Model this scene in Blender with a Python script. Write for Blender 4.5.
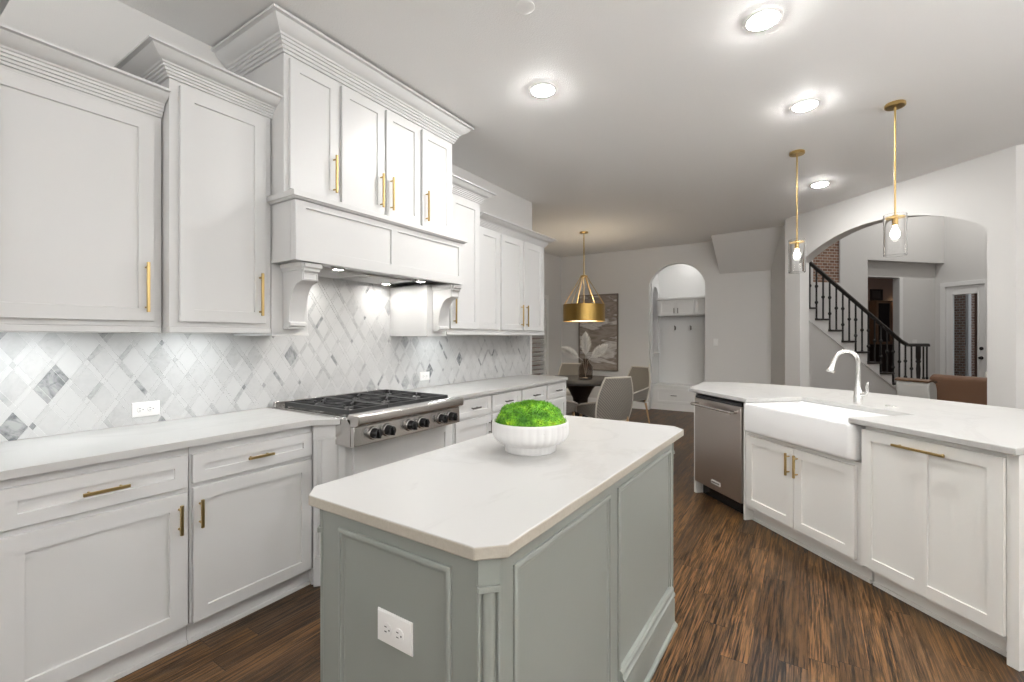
import bpy, bmesh, math, random
from mathutils import Vector, Matrix, noise

for o in list(bpy.data.objects):
    bpy.data.objects.remove(o)
SC = bpy.context.scene
COL = SC.collection
PI = math.pi

# ------------------------------------------------------------------ camera, world, exposure
TH = math.atan(296.0 / 455.0)
cd = bpy.data.cameras.new('camera'); cam = bpy.data.objects.new('camera', cd); COL.objects.link(cam)
cd.sensor_width = 36.0; cd.lens = 36.0 * 455.0 / 1024.0; cd.shift_y = -3.5 / 1024.0
cd.clip_start = 0.05; cd.clip_end = 100
cam.location = (0, 0, 1.362); cam.rotation_euler = (PI / 2, 0, TH)
SC.camera = cam
w = bpy.data.worlds.new('world'); SC.world = w; w.use_nodes = True
w.node_tree.nodes['Background'].inputs[0].default_value = (0.88, 0.92, 1.0, 1)
w.node_tree.nodes['Background'].inputs[1].default_value = 0.7
SC.view_settings.view_transform = 'Standard'; SC.view_settings.look = 'None'
SC.view_settings.gamma = 1.0; SC.view_settings.use_curve_mapping = False
SC.view_settings.exposure = 0.40

def area_light(name, loc, direction, sx, sy, power, color=(1, 1, 1)):
    l = bpy.data.lights.new(name, 'AREA'); l.shape = 'RECTANGLE'; l.size = sx; l.size_y = sy
    l.energy = power; l.color = color
    o = bpy.data.objects.new(name, l); COL.objects.link(o); o.location = loc
    o.rotation_euler = Vector(direction).to_track_quat('-Z', 'Y').to_euler()
    return o

# added fill panels, tilted up, at unseen windows behind and right of the camera
WP = 32
area_light('window_fill_back', (-1.3, -2.86, 2.15), (0, 1, 0.75), 2.0, .8, WP, (1.0, 0.99, 0.97))
area_light('window_fill_back', (1.9, -2.86, 2.15), (0, 1, 0.75), 2.0, .8, WP, (1.0, 0.99, 0.97))
area_light('window_fill_right', (4.26, 0.3, 2.15), (-1, 0, 0.75), 2.0, .8, WP * .7, (1.0, 0.99, 0.97))
area_light('window_fill_right', (4.26, 3.6, 2.15), (-1, 0, 0.75), 2.0, .8, WP * .7, (1.0, 0.99, 0.97))

# ------------------------------------------------------------------ helpers
D = Vector((-math.sqrt(.5), math.sqrt(.5), 0)); N = Vector((math.sqrt(.5), math.sqrt(.5), 0)); Z = Vector((0, 0, 1))
FL = lambda a, o, z: Vector((o, a, z))            # left wall run: a = along, o = out of the wall
FP = lambda a, o, z: D * a - N * o + Z * z        # peninsula run, o = -distance
FU = lambda a, o, z: D * (-o) + N * a + Z * z     # faces towards the kitchen of planes parallel to the stair
FW = lambda a, o, z: Vector((a, -o, z))           # faces looking towards -Y
FB = lambda a, o, z: Vector((a, o, z))            # faces looking towards +Y
FR = lambda a, o, z: Vector((-o, a, z))           # faces looking towards -X

def empty(name, loc, label, cat, group=None, rz=0.0):
    o = bpy.data.objects.new(name, None); COL.objects.link(o)
    o.location = loc; o.rotation_euler = (0, 0, rz); o.empty_display_size = 0.05
    o['label'] = label; o['category'] = cat
    if group: o['group'] = group
    return o

def world_loc(o):
    v = Vector(o.location)
    while o.parent:
        o = o.parent; v = v + Vector(o.location)
    return v

def obj(name, bm, mat, parent=None, label=None, cat=None, group=None, kind=None, bevel=0.0, seg=2, smooth=True, local=False, angle=32):
    """links bm (built in world coordinates, or in the parent's when local) as ONE mesh object"""
    bmesh.ops.remove_doubles(bm, verts=bm.verts, dist=1e-5)
    bmesh.ops.recalc_face_normals(bm, faces=bm.faces)
    if smooth:
        lim = math.radians(angle)
        for f in bm.faces: f.smooth = True
        for e in bm.edges:
            if len(e.link_faces) == 2:
                if e.calc_face_angle(0) > lim: e.smooth = False
            else: e.smooth = False
    me = bpy.data.meshes.new(name)
    o = bpy.data.objects.new(name, me); COL.objects.link(o)
    if parent:
        o.parent = parent
        if not local: bmesh.ops.translate(bm, verts=bm.verts, vec=-world_loc(parent))
    elif not local:
        cs = [v.co for v in bm.verts]
        c = Vector(((min(v.x for v in cs) + max(v.x for v in cs)) / 2, (min(v.y for v in cs) + max(v.y for v in cs)) / 2, min(v.z for v in cs)))
        bmesh.ops.translate(bm, verts=bm.verts, vec=-c); o.location = c
    bm.to_mesh(me); bm.free()
    for m in (mat if isinstance(mat, (list, tuple)) else [mat]): me.materials.append(m)
    if label: o['label'] = label
    if cat: o['category'] = cat
    if group: o['group'] = group
    if kind: o['kind'] = kind
    if bevel > 0:
        b = o.modifiers.new('edge', 'BEVEL'); b.width = bevel; b.segments = seg; b.limit_method = 'ANGLE'; b.angle_limit = math.radians(40)
    return o

def struct(name, bm, mat, **k):
    return obj(name, bm, mat, kind='structure', **k)

def B(): return bmesh.new()

def box(bm, F, a0, a1, o0, o1, z0, z1):
    vs = [bm.verts.new(F(a, o, z)) for a in (a0, a1) for o in (o0, o1) for z in (z0, z1)]
    for q in ((0, 1, 3, 2), (4, 6, 7, 5), (0, 4, 5, 1), (2, 3, 7, 6), (0, 2, 6, 4), (1, 5, 7, 3)):
        bm.faces.new([vs[i] for i in q])
    return bm

def rings(bm, F, a0, a1, z0, z1, prof, cap0=True, cap1=True, m=None):
    """loft of rectangles: prof = [(inset, o), ...]"""
    prev = None
    for k, (i, o) in enumerate(prof):
        r = [bm.verts.new(F(a, o, z)) for a, z in ((a0 + i, z0 + i), (a1 - i, z0 + i), (a1 - i, z1 - i), (a0 + i, z1 - i))]
        if prev:
            for j in range(4): bm.faces.new((prev[j], prev[(j + 1) % 4], r[(j + 1) % 4], r[j]))
        elif cap0: bm.faces.new(r[::-1])
        prev = r
    if cap1: bm.faces.new(prev)
    return bm

def shaker(bm, F, a0, a1, z0, z1, o0, o1, st=0.058, dp=0.009):
    return rings(bm, F, a0, a1, z0, z1, [(0, o0), (0, o1 - .0015), (.0015, o1), (st, o1), (st + .002, o1 - dp)])

def mould_ring(bm, F, a0, a1, z0, z1, o, wdt=.028, h=.012):
    return rings(bm, F, a0, a1, z0, z1, [(0, o - .002), (0, o + h * .55), (wdt * .12, o + h * .8), (wdt * .35, o + h), (wdt * .5, o + h * .95), (wdt * .56, o + h * .5),
                                         (wdt * .7, o + h * .35), (wdt * .95, o + h * .2), (wdt, o - .002)], cap0=False, cap1=False)

def loft(bm, loops, cap0=True, cap1=True, closed=True):
    prev = None
    first = None
    for L in loops:
        r = [bm.verts.new(p) for p in L]
        if prev:
            n = len(r)
            for j in range(n if closed else n - 1):
                bm.faces.new((prev[j], prev[(j + 1) % n], r[(j + 1) % n], r[j]))
        else: first = r
        prev = r
    if cap0: bm.faces.new(first[::-1])
    if cap1: bm.faces.new(prev)
    return bm

def prism(bm, pts, z0, z1):
    return loft(bm, [[Vector((p[0], p[1], z0)) for p in pts], [Vector((p[0], p[1], z1)) for p in pts]])

def lathe(bm, c, prof, n=32, cap0=True, cap1=True):
    c = Vector(c)
    return loft(bm, [[c + Vector((r * math.cos(2 * PI * k / n), r * math.sin(2 * PI * k / n), z)) for k in range(n)] for r, z in prof], cap0, cap1)

def tube(bm, pts, r, n=10, caps=True):
    pts = [Vector(p) for p in pts]
    rs = r if isinstance(r, (list, tuple)) else [r] * len(pts)
    loops = []; up = None
    for i, p in enumerate(pts):
        t = (pts[min(i + 1, len(pts) - 1)] - pts[max(i - 1, 0)]).normalized()
        if up is None:
            up = Vector((0, 0, 1)) if abs(t.z) < .9 else Vector((1, 0, 0))
        s = t.cross(up).normalized(); up = s.cross(t).normalized()
        loops.append([p + (s * math.cos(2 * PI * k / n) + up * math.sin(2 * PI * k / n)) * rs[i] for k in range(n)])
    return loft(bm, loops, caps, caps)

def bar(bm, p, q, r, n=10): return tube(bm, [p, q], r, n)

def sweep(bm, path, prof, closed=False):
    """mitred sweep of prof [(out, z)] along the plan polyline path; out is to the right of travel"""
    P = [Vector((p[0], p[1], 0)) for p in path]; loops = []; n = len(P)
    for i, p in enumerate(P):
        def nrm(a, b):
            t = (b - a).normalized(); return Vector((t.y, -t.x, 0))
        n0 = nrm(P[i - 1], p) if i > 0 else None
        n1 = nrm(p, P[i + 1]) if i < n - 1 else None
        if n0 is None: m = n1
        elif n1 is None: m = n0
        else:
            m = n0 + n1; m = m / (m.dot(n0))
        loops.append([p + m * o + Z * z for o, z in prof])
    return loft(bm, loops)

def arc(cx, cy, r, a0, a1, n):
    return [(cx + r * math.cos(a0 + (a1 - a0) * k / n), cy + r * math.sin(a0 + (a1 - a0) * k / n)) for k in range(n + 1)]

def rrect(a0, a1, b0, b1, r, n=5):
    return arc(a1 - r, b0 + r, r, -PI / 2, 0, n) + arc(a1 - r, b1 - r, r, 0, PI / 2, n) + arc(a0 + r, b1 - r, r, PI / 2, PI, n) + arc(a0 + r, b0 + r, r, PI, 1.5 * PI, n)

def plate(bm, F, outline, o0, o1):
    """extrude an (a, z) outline between two depths"""
    return loft(bm, [[F(a, o0, z) for a, z in outline], [F(a, o1, z) for a, z in outline]])

# ------------------------------------------------------------------ materials
def mat(name, color=(.8, .8, .8), rough=.5, metal=0.0, **k):
    m = bpy.data.materials.new(name); m.use_nodes = True
    b = m.node_tree.nodes['Principled BSDF']
    b.inputs['Base Color'].default_value = (*color, 1); b.inputs['Roughness'].default_value = rough; b.inputs['Metallic'].default_value = metal
    for kk, v in k.items(): b.inputs[kk.replace('_', ' ')].default_value = v
    return m

class NT:
    def __init__(s, m): s.t = m.node_tree; s.b = s.t.nodes['Principled BSDF']
    def n(s, typ, **k):
        x = s.t.nodes.new(typ)
        for a, v in k.items(): setattr(x, a, v)
        return x
    def l(s, a, b): s.t.links.new(a, b)
    def math(s, op, a, b=None, c=None):
        x = s.n('ShaderNodeMath', operation=op)
        for i, v in enumerate((a, b, c)):
            if v is None: continue
            if hasattr(v, 'links'): s.l(v, x.inputs[i])
            else: x.inputs[i].default_value = v
        return x.outputs[0]
    def pos(s, scale=(1, 1, 1), rot=(0, 0, 0)):
        g = s.n('ShaderNodeNewGeometry'); mp = s.n('ShaderNodeMapping'); mp.inputs['Scale'].default_value = scale; mp.inputs['Rotation'].default_value = rot
        s.l(g.outputs['Position'], mp.inputs[0]); return mp.outputs[0]
    def noise(s, v, sc, det=4, rough=.5, dist=0.0):
        x = s.n('ShaderNodeTexNoise'); x.inputs['Scale'].default_value = sc; x.inputs['Detail'].default_value = det; x.inputs['Roughness'].default_value = rough; x.inputs['Distortion'].default_value = dist
        s.l(v, x.inputs['Vector']); return x
    def ramp(s, f, stops):
        x = s.n('ShaderNodeValToRGB'); e = x.color_ramp.elements
        while len(e) < len(stops): e.new(0.5)
        for i, (p, c) in enumerate(stops):
            e[i].position = p; e[i].color = (*c, 1) if len(c) == 3 else c
        s.l(f, x.inputs[0]); return x.outputs[0]
    def mix(s, f, a, b, typ='MIX'):
        x = s.n('ShaderNodeMix', data_type='RGBA', blend_type=typ)
        for i, v in ((0, f), (6, a), (7, b)):
            if hasattr(v, 'links'): s.l(v, x.inputs[i])
            else: x.inputs[i].default_value = v if i == 0 else (*v, 1)
        return x.outputs[2]
    def bump(s, h, st, dist=.01):
        x = s.n('ShaderNodeBump'); x.inputs['Strength'].default_value = st; x.inputs['Distance'].default_value = dist
        s.l(h, x.inputs['Height']); s.l(x.outputs[0], s.b.inputs['Normal'])

def paint(name, col, rough=.4, tex=40, st=.04):
    m = mat(name, col, rough); t = NT(m)
    v = t.pos(); n1 = t.noise(v, 3, 2)
    t.l(t.mix(t.math('MULTIPLY', n1.outputs[0], .06), col, tuple(c * .9 for c in col)), t.b.inputs['Base Color'])
    n2 = t.noise(v, tex, 3); t.bump(n2.outputs[0], st, .004); return m

M = {}
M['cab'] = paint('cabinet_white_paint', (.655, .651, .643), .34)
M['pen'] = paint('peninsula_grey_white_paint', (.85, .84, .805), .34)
M['island'] = paint('sage_grey_paint', (.262, .278, .254), .36)
M['wall'] = paint('wall_paint', (.70, .688, .668), .62, 180, .12)
M['wall_dining'] = M['wall']
M['ceiling'] = paint('ceiling_paint', (.86, .852, .838), .75, 120, .5)
M['trim'] = paint('trim_white_paint', (.83, .825, .81), .35)
M['white_bright'] = paint('mudroom_white_paint', (.82, .82, .81), .45)
M['brass'] = mat('brushed_brass', (.52, .37, .155), .30, 1.0)
M['steel'] = mat('brushed_steel', (.58, .56, .54), .27, 1.0)
M['steel_warm'] = mat('warm_brushed_steel', (.50, .455, .42), .33, 1.0)
M['chrome'] = mat('polished_nickel', (.90, .895, .88), .26, 1.0)
M['nickel_dark'] = mat('dark_nickel', (.20, .19, .18), .35, 1.0)
M['iron'] = mat('cast_iron', (.022, .022, .023), .5)
M['black'] = mat('black_gloss', (.012, .012, .013), .22)
M['black_wood'] = mat('black_stained_wood', (.018, .013, .011), .28)
M['ceramic'] = mat('white_ceramic', (.90, .90, .895), .12, Coat_Weight=.5)
M['bowl'] = mat('matte_white_ceramic', (.80, .79, .78), .45)
M['plastic'] = mat('white_plastic', (.82, .81, .79), .35)
M['slot'] = mat('socket_slot', (.03, .03, .03), .6)
M['gray_fabric'] = mat('grey_rope', (.23, .22, .20), .85)
M['cushion'] = mat('pale_cushion', (.55, .53, .50), .9)
M['chair_frame'] = mat('pale_taupe_frame', (.50, .46, .40), .55)
M['leg_wood'] = mat('light_oak', (.45, .29, .15), .5)
M['dark_table'] = mat('dark_table_wood', (.028, .023, .019), .6)
M['cream'] = mat('cream_upholstery', (.55, .545, .52), .85)
M['rail_wood'] = mat('brown_wood', (.16, .09, .05), .5)
M['leather'] = mat('brown_leather', (.19, .10, .058), .4)
M['pampas'] = mat('pampas_cream', (.80, .77, .72), .95)
M['iron_rail'] = mat('wrought_iron', (.02, .018, .017), .45)
M['brown_wall'] = mat('brown_wall_paint', (.30, .20, .155), .7)
M['grout'] = mat('pale_grout', (.66, .66, .65), .7)
M['vent'] = mat('hood_liner_steel', (.62, .61, .60), .3, 1.0)

def emis(name, col, st, base=(.8, .8, .8)):
    m = mat(name, base, .5); b = m.node_tree.nodes['Principled BSDF']
    b.inputs['Emission Color'].default_value = (*col, 1); b.inputs['Emission Strength'].default_value = st; return m
M['can'] = emis('lit_downlight_lens', (1, .992, .975), 320)
M['can_foyer_added'] = emis('added_foyer_downlight_lens', (1, .98, .95), 370)
M['can_mud_added'] = emis('added_mudroom_downlight_lens', (1, .99, .97), 170)
M['can_study_unseen'] = emis('unseen_study_downlight_lens', (1, .93, .84), 200)
M['uplight_glow'] = emis('lit_added_uplight', (.975, .99, 1), 600)
M['can_small'] = emis('lit_hood_lamp', (1, .97, .93), 115)
M['led'] = emis('lit_led_strip', (.93, .98, 1.0), 42)
M['bulb'] = emis('lit_bulb', (1, .95, .86), 380)
M['bulb_drum'] = emis('lit_drum_bulb', (1, .93, .82), 75)
M['drum_glow'] = emis('lit_drum_diffuser', (1, .86, .65), 5)
M['reflected_glow'] = emis('lamp_reflection_glow', (1, .8, .5), 12)

def glass(name, col=(1, 1, 1), rough=.0, ior=1.45):
    m = mat(name, col, rough); b = m.node_tree.nodes['Principled BSDF']
    b.inputs['Transmission Weight'].default_value = 1.0; b.inputs['IOR'].default_value = ior; return m
M['glass'] = glass('clear_glass', ior=1.3); M['smoke_glass'] = glass('smoked_glass', (.55, .50, .46), ior=1.3); M['pane'] = glass('window_glass', (.85, .87, .87))

# quartz: white with faint warm grey veins
m = mat('white_quartz', rough=.33); t = NT(m)
v = t.pos((1, .55, 1), (0, 0, .5)); n1 = t.noise(v, 1.6, 6, .6, 1.2)
vein = t.ramp(n1.outputs[0], [(.455, (0, 0, 0)), (.5, (1, 1, 1)), (.53, (0, 0, 0))])
n2 = t.noise(v, 7, 5, .6); f = t.math('MULTIPLY', vein, t.math('MULTIPLY', n2.outputs[0], .36))
t.l(t.mix(f, (.525, .518, .503), (.30, .288, .27)), t.b.inputs['Base Color']); M['quartz'] = m

m = mat('tan_quartz_edge', rough=.55); t = NT(m); n1 = t.noise(t.pos(), 90, 5, .7)
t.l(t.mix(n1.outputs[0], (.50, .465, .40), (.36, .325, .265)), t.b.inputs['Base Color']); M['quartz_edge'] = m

# marble tile with a tone carried by each tile
m = mat('marble_tile', rough=.22); t = NT(m)
at = t.n('ShaderNodeAttribute', attribute_name='tone'); v = t.pos()
n1 = t.noise(v, 9, 8, .65, 1.5); n2 = t.noise(v, 28, 6, .6, .8)
cloud = t.ramp(n1.outputs[0], [(.36, (1, 1, 1)), (.60, (0, 0, 0))])
a = t.math('MULTIPLY', at.outputs['Fac'], t.math('ADD', t.math('MULTIPLY', cloud, .55), .45))
a2 = t.math('ADD', a, t.math('MULTIPLY', t.ramp(n2.outputs[0], [(.5, (0, 0, 0)), (.72, (1, 1, 1))]), t.math('MULTIPLY', at.outputs['Fac'], .5)))
t.l(t.mix(a2, (.60, .60, .595), (.09, .10, .11)), t.b.inputs['Base Color']); M['tile'] = m

# hand-scraped dark plank floor, boards running away along Y
m = mat('dark_plank_floor', rough=.3); t = NT(m)
g = t.n('ShaderNodeNewGeometry'); sep = t.n('ShaderNodeSeparateXYZ'); t.l(g.outputs['Position'], sep.inputs[0])
PW, PL = .105, 1.2
px = t.math('DIVIDE', sep.outputs[0], PW); ix = t.math('FLOOR', px)
wn = t.n('ShaderNodeTexWhiteNoise', noise_dimensions='1D'); t.l(ix, wn.inputs['W'])
py = t.math('ADD', t.math('DIVIDE', sep.outputs[1], PL), t.math('MULTIPLY', wn.outputs[0], 7.0)); iy = t.math('FLOOR', py)
cmb = t.n('ShaderNodeCombineXYZ'); t.l(ix, cmb.inputs[0]); t.l(iy, cmb.inputs[1])
wn2 = t.n('ShaderNodeTexWhiteNoise', noise_dimensions='3D'); t.l(cmb.outputs[0], wn2.inputs['Vector'])
off = t.n('ShaderNodeVectorMath', operation='MULTIPLY_ADD'); t.l(wn2.outputs['Color'], off.inputs[0]); off.inputs[1].default_value = (9, 9, 9); t.l(g.outputs['Position'], off.inputs[2])
mp = t.n('ShaderNodeMapping'); mp.inputs['Scale'].default_value = (105, 3.6, 1); t.l(off.outputs[0], mp.inputs[0])
gr = t.noise(mp.outputs[0], 1.0, 8, .68, .6)
mp2 = t.n('ShaderNodeMapping'); mp2.inputs['Scale'].default_value = (9, 1.1, 1); t.l(off.outputs[0], mp2.inputs[0])
gr2 = t.noise(mp2.outputs[0], 1.0, 5, .6, 1.0)
base = t.ramp(wn2.outputs['Value'], [(0, (.050, .025, .010)), (.35, (.082, .042, .016)), (.7, (.115, .058, .021)), (1, (.062, .038, .022))])
streak = t.ramp(gr.outputs[0], [(.41, (.13, .13, .14)), (.50, (.8, .8, .8)), (.59, (1.85, 1.8, 1.75))])
c1 = t.mix(1.0, base, streak, 'MULTIPLY')
c2 = t.mix(t.ramp(gr2.outputs[0], [(.47, (0, 0, 0)), (.74, (.6, .6, .6))]), c1, (.135, .076, .035))
fx = t.math('FRACT', px); fy = t.math('FRACT', py)
gapx = t.math('LESS_THAN', t.math('MINIMUM', fx, t.math('SUBTRACT', 1.0, fx)), .010)
gapy = t.math('LESS_THAN', t.math('MINIMUM', fy, t.math('SUBTRACT', 1.0, fy)), .0016)
gap = t.math('MAXIMUM', gapx, gapy)
t.l(t.mix(t.math('MULTIPLY', gap, .7), c2, (.012, .008, .006)), t.b.inputs['Base Color'])
t.b.inputs['Specular IOR Level'].default_value = .32
t.l(t.math('ADD', t.math('MULTIPLY', gr.outputs[0], .28), .27), t.b.inputs['Roughness'])
t.bump(t.math('SUBTRACT', t.math('ADD', gr.outputs[0], t.math('MULTIPLY', gr2.outputs[0], .8)), gap), .45, .004); M['floor'] = m

# moss
m = mat('green_moss', rough=.9); t = NT(m); v = t.pos()
n1 = t.noise(v, 22, 4); n2 = t.noise(v, 160, 3)
c = t.ramp(n1.outputs[0], [(.32, (.04, .16, .006)), (.5, (.15, .40, .014)), (.62, (.28, .54, .02)), (.72, (.48, .56, .03))])
t.l(t.mix(t.ramp(n2.outputs[0], [(.35, (.75, .75, .75)), (.55, (0, 0, 0))]), c, (.02, .07, .004)), t.b.inputs['Base Color']); M['moss'] = m

# brick
m = mat('brown_brick', rough=.85); t = NT(m)
g = t.n('ShaderNodeNewGeometry'); mp = t.n('ShaderNodeMapping'); mp.inputs['Rotation'].default_value = (0, 0, PI / 4); t.l(g.outputs['Position'], mp.inputs[0])
sp = t.n('ShaderNodeSeparateXYZ'); t.l(mp.outputs[0], sp.inputs[0])
cb = t.n('ShaderNodeCombineXYZ'); t.l(t.math('ADD', sp.outputs[0], sp.outputs[1]), cb.inputs[0]); t.l(sp.outputs[2], cb.inputs[1])
br = t.n('ShaderNodeTexBrick'); br.inputs['Scale'].default_value = 4.4; br.inputs['Color1'].default_value = (.17, .085, .055, 1); br.inputs['Color2'].default_value = (.30, .17, .115, 1); br.inputs['Mortar'].default_value = (.42, .38, .34, 1); br.inputs['Mortar Size'].default_value = .03
t.l(cb.outputs[0], br.inputs['Vector']); t.l(br.outputs[0], t.b.inputs['Base Color']); M['brick'] = m

# abstract painting
m = mat('abstract_canvas', rough=.8); t = NT(m); v = t.pos((1.2, 1, 4.0)); n1 = t.noise(v, 1.3, 5, .55, .35)
t.l(t.ramp(n1.outputs[0], [(.30, (.24, .20, .165)), (.43, (.38, .33, .285)), (.51, (.25, .205, .175)), (.57, (.66, .635, .61)), (.68, (.42, .375, .335))]), t.b.inputs['Base Color']); M['canvas'] = m

# woven rope
m = mat('woven_rope', rough=.9); t = NT(m); tc = t.n('ShaderNodeTexCoord'); wv = t.n('ShaderNodeTexWave', wave_type='BANDS', bands_direction='DIAGONAL'); wv.inputs['Scale'].default_value = 24; wv.inputs['Distortion'].default_value = .6
t.l(tc.outputs['Object'], wv.inputs['Vector'])
t.l(t.mix(wv.outputs[1], (.125, .113, .096), (.27, .245, .21)), t.b.inputs['Base Color']); t.bump(wv.outputs[1], .6, .006); M['weave'] = m

H = 3.05
# ------------------------------------------------------------------ room shell
f = B(); box(f, FB, -6.5, 6.5, -3.4, 17.5, -.05, 0); struct('floor', f, M['floor'])
cpts = [(-6, -3.2), (4.6, -3.2), (4.6, 5.85), (1.60, 5.85)]
pl = D * 5.549 + N * 5.29
cpts += [(pl.x, pl.y), (-.25, 8.75), (-.9, 8.75), (-.9, 9.6), (-4.6, 9.6), (-4.6, 4.8), (-6, 4.8)]
f = B(); prism(f, cpts, H, H + .1); struct('ceiling', f, M['ceiling'])
WX = -2.9
f = B(); box(f, FL, -3.1, 4.92, WX - .15, WX, 0, H + .02); struct('wall_left', f, M['wall'])
f = B(); box(f, FW, -4.55, WX - .15, -4.92, -4.77, 0, H + .02); struct('wall_nook_return', f, M['wall'])
f = B()
# dining left wall with a shuttered window
for q in ((4.77, 6.62, 0, H + .02), (8.0, 8.75, 0, H + .02), (6.62, 8.0, 0, .55), (6.62, 8.0, 2.2, H + .02)):
    box(f, FL, q[0], q[1], -4.52, -4.37, q[2], q[3])
struct('wall_dining_left', f, M['wall'])

def arch_outline(a0, a1, zs, rise, n=24):
    h = (a1 - a0) / 2; c = (a0 + a1) / 2; R = (h * h + rise * rise) / (2 * rise)
    out = []
    for k in range(n + 1):
        x = -h + 2 * h * k / n
        out.append((c + x, zs + math.sqrt(max(R * R - x * x, 0)) - (R - rise)))
    return out

def arched_wall(bm, F, a0, a1, b0, b1, zs, rise, o0, o1, top, n=24):
    """wall a0..a1 with an arched opening b0..b1; outline walked once, then thickened"""
    ar = arch_outline(b0, b1, zs, rise, n)
    for (p, q) in ((a0, b0), (b1, a1)):
        box(bm, F, p, q, o0, o1, 0, top)
    for k in range(n):
        (x0, z0), (x1, z1) = ar[k], ar[k + 1]
        for o in (o0, o1):
            bm.faces.new([bm.verts.new(F(x0, o, z0)), bm.verts.new(F(x1, o, z1)), bm.verts.new(F(x1, o, top)), bm.verts.new(F(x0, o, top))])
        bm.faces.new([bm.verts.new(F(x0, o0, z0)), bm.verts.new(F(x1, o0, z1)), bm.verts.new(F(x1, o1, z1)), bm.verts.new(F(x0, o1, z0))])
    return bm
YF = 8.62
f = B(); arched_wall(f, FW, -4.52, -.48, -2.52, -1.53, 2.36, .36, -YF - .11, -YF, H + .02); struct('wall_far', f, M['wall'])
f = B(); arched_wall(f, FP, 2.994, 5.549, 3.20, 5.29, 2.39, .31, -5.307, -5.16, 5.0); struct('wall_arch', f, M['wall'])
f = B(); p0 = Vector((-.51, 8.62, 0)); p1 = D * 5.545 + N * 5.25
dirv = (p1 - p0).normalized(); nv = Vector((-dirv.y, dirv.x, 0))
loft(f, [[p0, p1, p1 - nv * -.1, p0 - nv * -.1], [v + Z * (H + .02) for v in (p0, p1, p1 + nv * .1, p0 + nv * .1)]]); struct('wall_jog', f, M['wall'])
# sloped underside of the upper stair flight
f = B()
loft(f, [[Vector((-1.345, 8.11, H)), Vector((-.30, 8.00, H)), Vector((-.50, 8.62, 2.47)), Vector((-1.285, 8.62, 2.47))],
         [Vector((-1.345, 8.61, H)), Vector((-.49, 8.61, H)), Vector((-.50, 8.622, 2.49)), Vector((-1.285, 8.622, 2.49))]])
struct('ceiling_slope', f, M['wall'])
q = D * 2.994 + N * 5.16
f = B(); box(f, FW, q.x, 4.6, -q.y - .147, -q.y, 0, 5.0); struct('wall_right', f, M['wall'])
# unseen walls behind the camera; their high windows are added for the fill panels
def wall_holes(name, F, a0, a1, holes, o0, o1, mtl):
    bm = B(); x = a0
    for (h0, h1, z0, z1) in holes:
        box(bm, F, x, h0, o0, o1, 0, H + .02); box(bm, F, h0, h1, o0, o1, 0, z0); box(bm, F, h0, h1, o0, o1, z1, H + .02); x = h1
    box(bm, F, x, a1, o0, o1, 0, H + .02); struct(name, bm, mtl)
wall_holes('wall_back', FB, -3.05, 4.6, [(-2.3, -.3, 1.7, 2.6), (.9, 2.9, 1.7, 2.6)], -3.1, -2.95, M['wall'])
wall_holes('wall_east', FR, -3.1, 5.85, [(-.7, 1.3, 1.7, 2.6), (2.6, 4.6, 1.7, 2.6)], -4.55, -4.4, M['wall'])
def window(name, F, a0, a1, z0, z1, o0, o1, nx=2):
    fr = B()
    for q in ((a0, a0 + .06, z0, z1), (a1 - .06, a1, z0, z1), (a0 + .06, a1 - .06, z0, z0 + .06), (a0 + .06, a1 - .06, z1 - .06, z1)):
        box(fr, F, q[0], q[1], o0, o1, q[2], q[3])
    for k in range(1, nx):
        c = a0 + (a1 - a0) * k / nx; box(fr, F, c - .025, c + .025, o0 + .01, o1 - .01, z0 + .06, z1 - .06)
    r = struct(name, fr, M['trim'])
    g = B(); box(g, F, a0 + .05, a1 - .05, (o0 + o1) / 2 - .004, (o0 + o1) / 2 + .004, z0 + .05, z1 - .05)
    obj('pane', g, M['pane'], r); return r
window('window_2', FB, -2.3, -.3, 1.7, 2.6, -3.06, -3.0); window('window_3', FB, .9, 2.9, 1.7, 2.6, -3.06, -3.0)
window('window_4', FR, -.7, 1.3, 1.7, 2.6, -4.51, -4.45); window('window_5', FR, 2.6, 4.6, 1.7, 2.6, -4.51, -4.45)

# baseboards
BBP = [(0, 0), (.016, 0), (.016, .115), (.011, .135), (0, .14)]
def baseboard(name, path):
    bm = B(); sweep(bm, path, BBP); struct(name, bm, M['trim'])
baseboard('baseboard_far_left', [(-4.37, YF), (-2.522, YF)])
baseboard('baseboard_far_right', [(-1.528, YF), (-.51, YF)])
baseboard('baseboard_dining_left', [(-4.37, 4.92), (-4.37, YF)])
baseboard('baseboard_arch', [tuple((D * u + N * 5.16)[:2]) for u in (5.549, 5.29)])

# dining window with plantation shutters
wf = B()
for qa in ((6.62, 6.70, .55, 2.2), (7.92, 8.0, .55, 2.2), (6.70, 7.92, .55, .63), (6.70, 7.92, 2.12, 2.2), (7.29, 7.33, .63, 2.12)):
    box(wf, FL, qa[0], qa[1], -4.40, -4.33, qa[2], qa[3])
wroot = struct('window_1', wf, M['trim'], bevel=.003)
g = B(); box(g, FL, 6.66, 7.96, -4.46, -4.452, .6, 2.15); obj('pane', g, M['pane'], wroot)
for (a0, a1) in ((6.70, 7.29), (7.33, 7.92)):
    sb = B()
    for qa in ((a0 + .005, a0 + .05), (a1 - .05, a1 - .005)): box(sb, FL, qa[0], qa[1], -4.385, -4.355, .635, 2.115)
    z = .70
    while z < 2.08:
        loft(sb, [[FL(a, -4.405, z - .028), FL(a, -4.397, z - .033), FL(a, -4.335, z + .028), FL(a, -4.343, z + .033)] for a in (a0 + .05, a1 - .05)]); z += .085
    obj('shutter', sb, M['trim'], wroot)

f = B(); box(f, FL, 3.5, 12.0, -6.9, -6.7, 0, 5.0); struct('wall_brick_neighbour', f, M['brick'])
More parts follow.
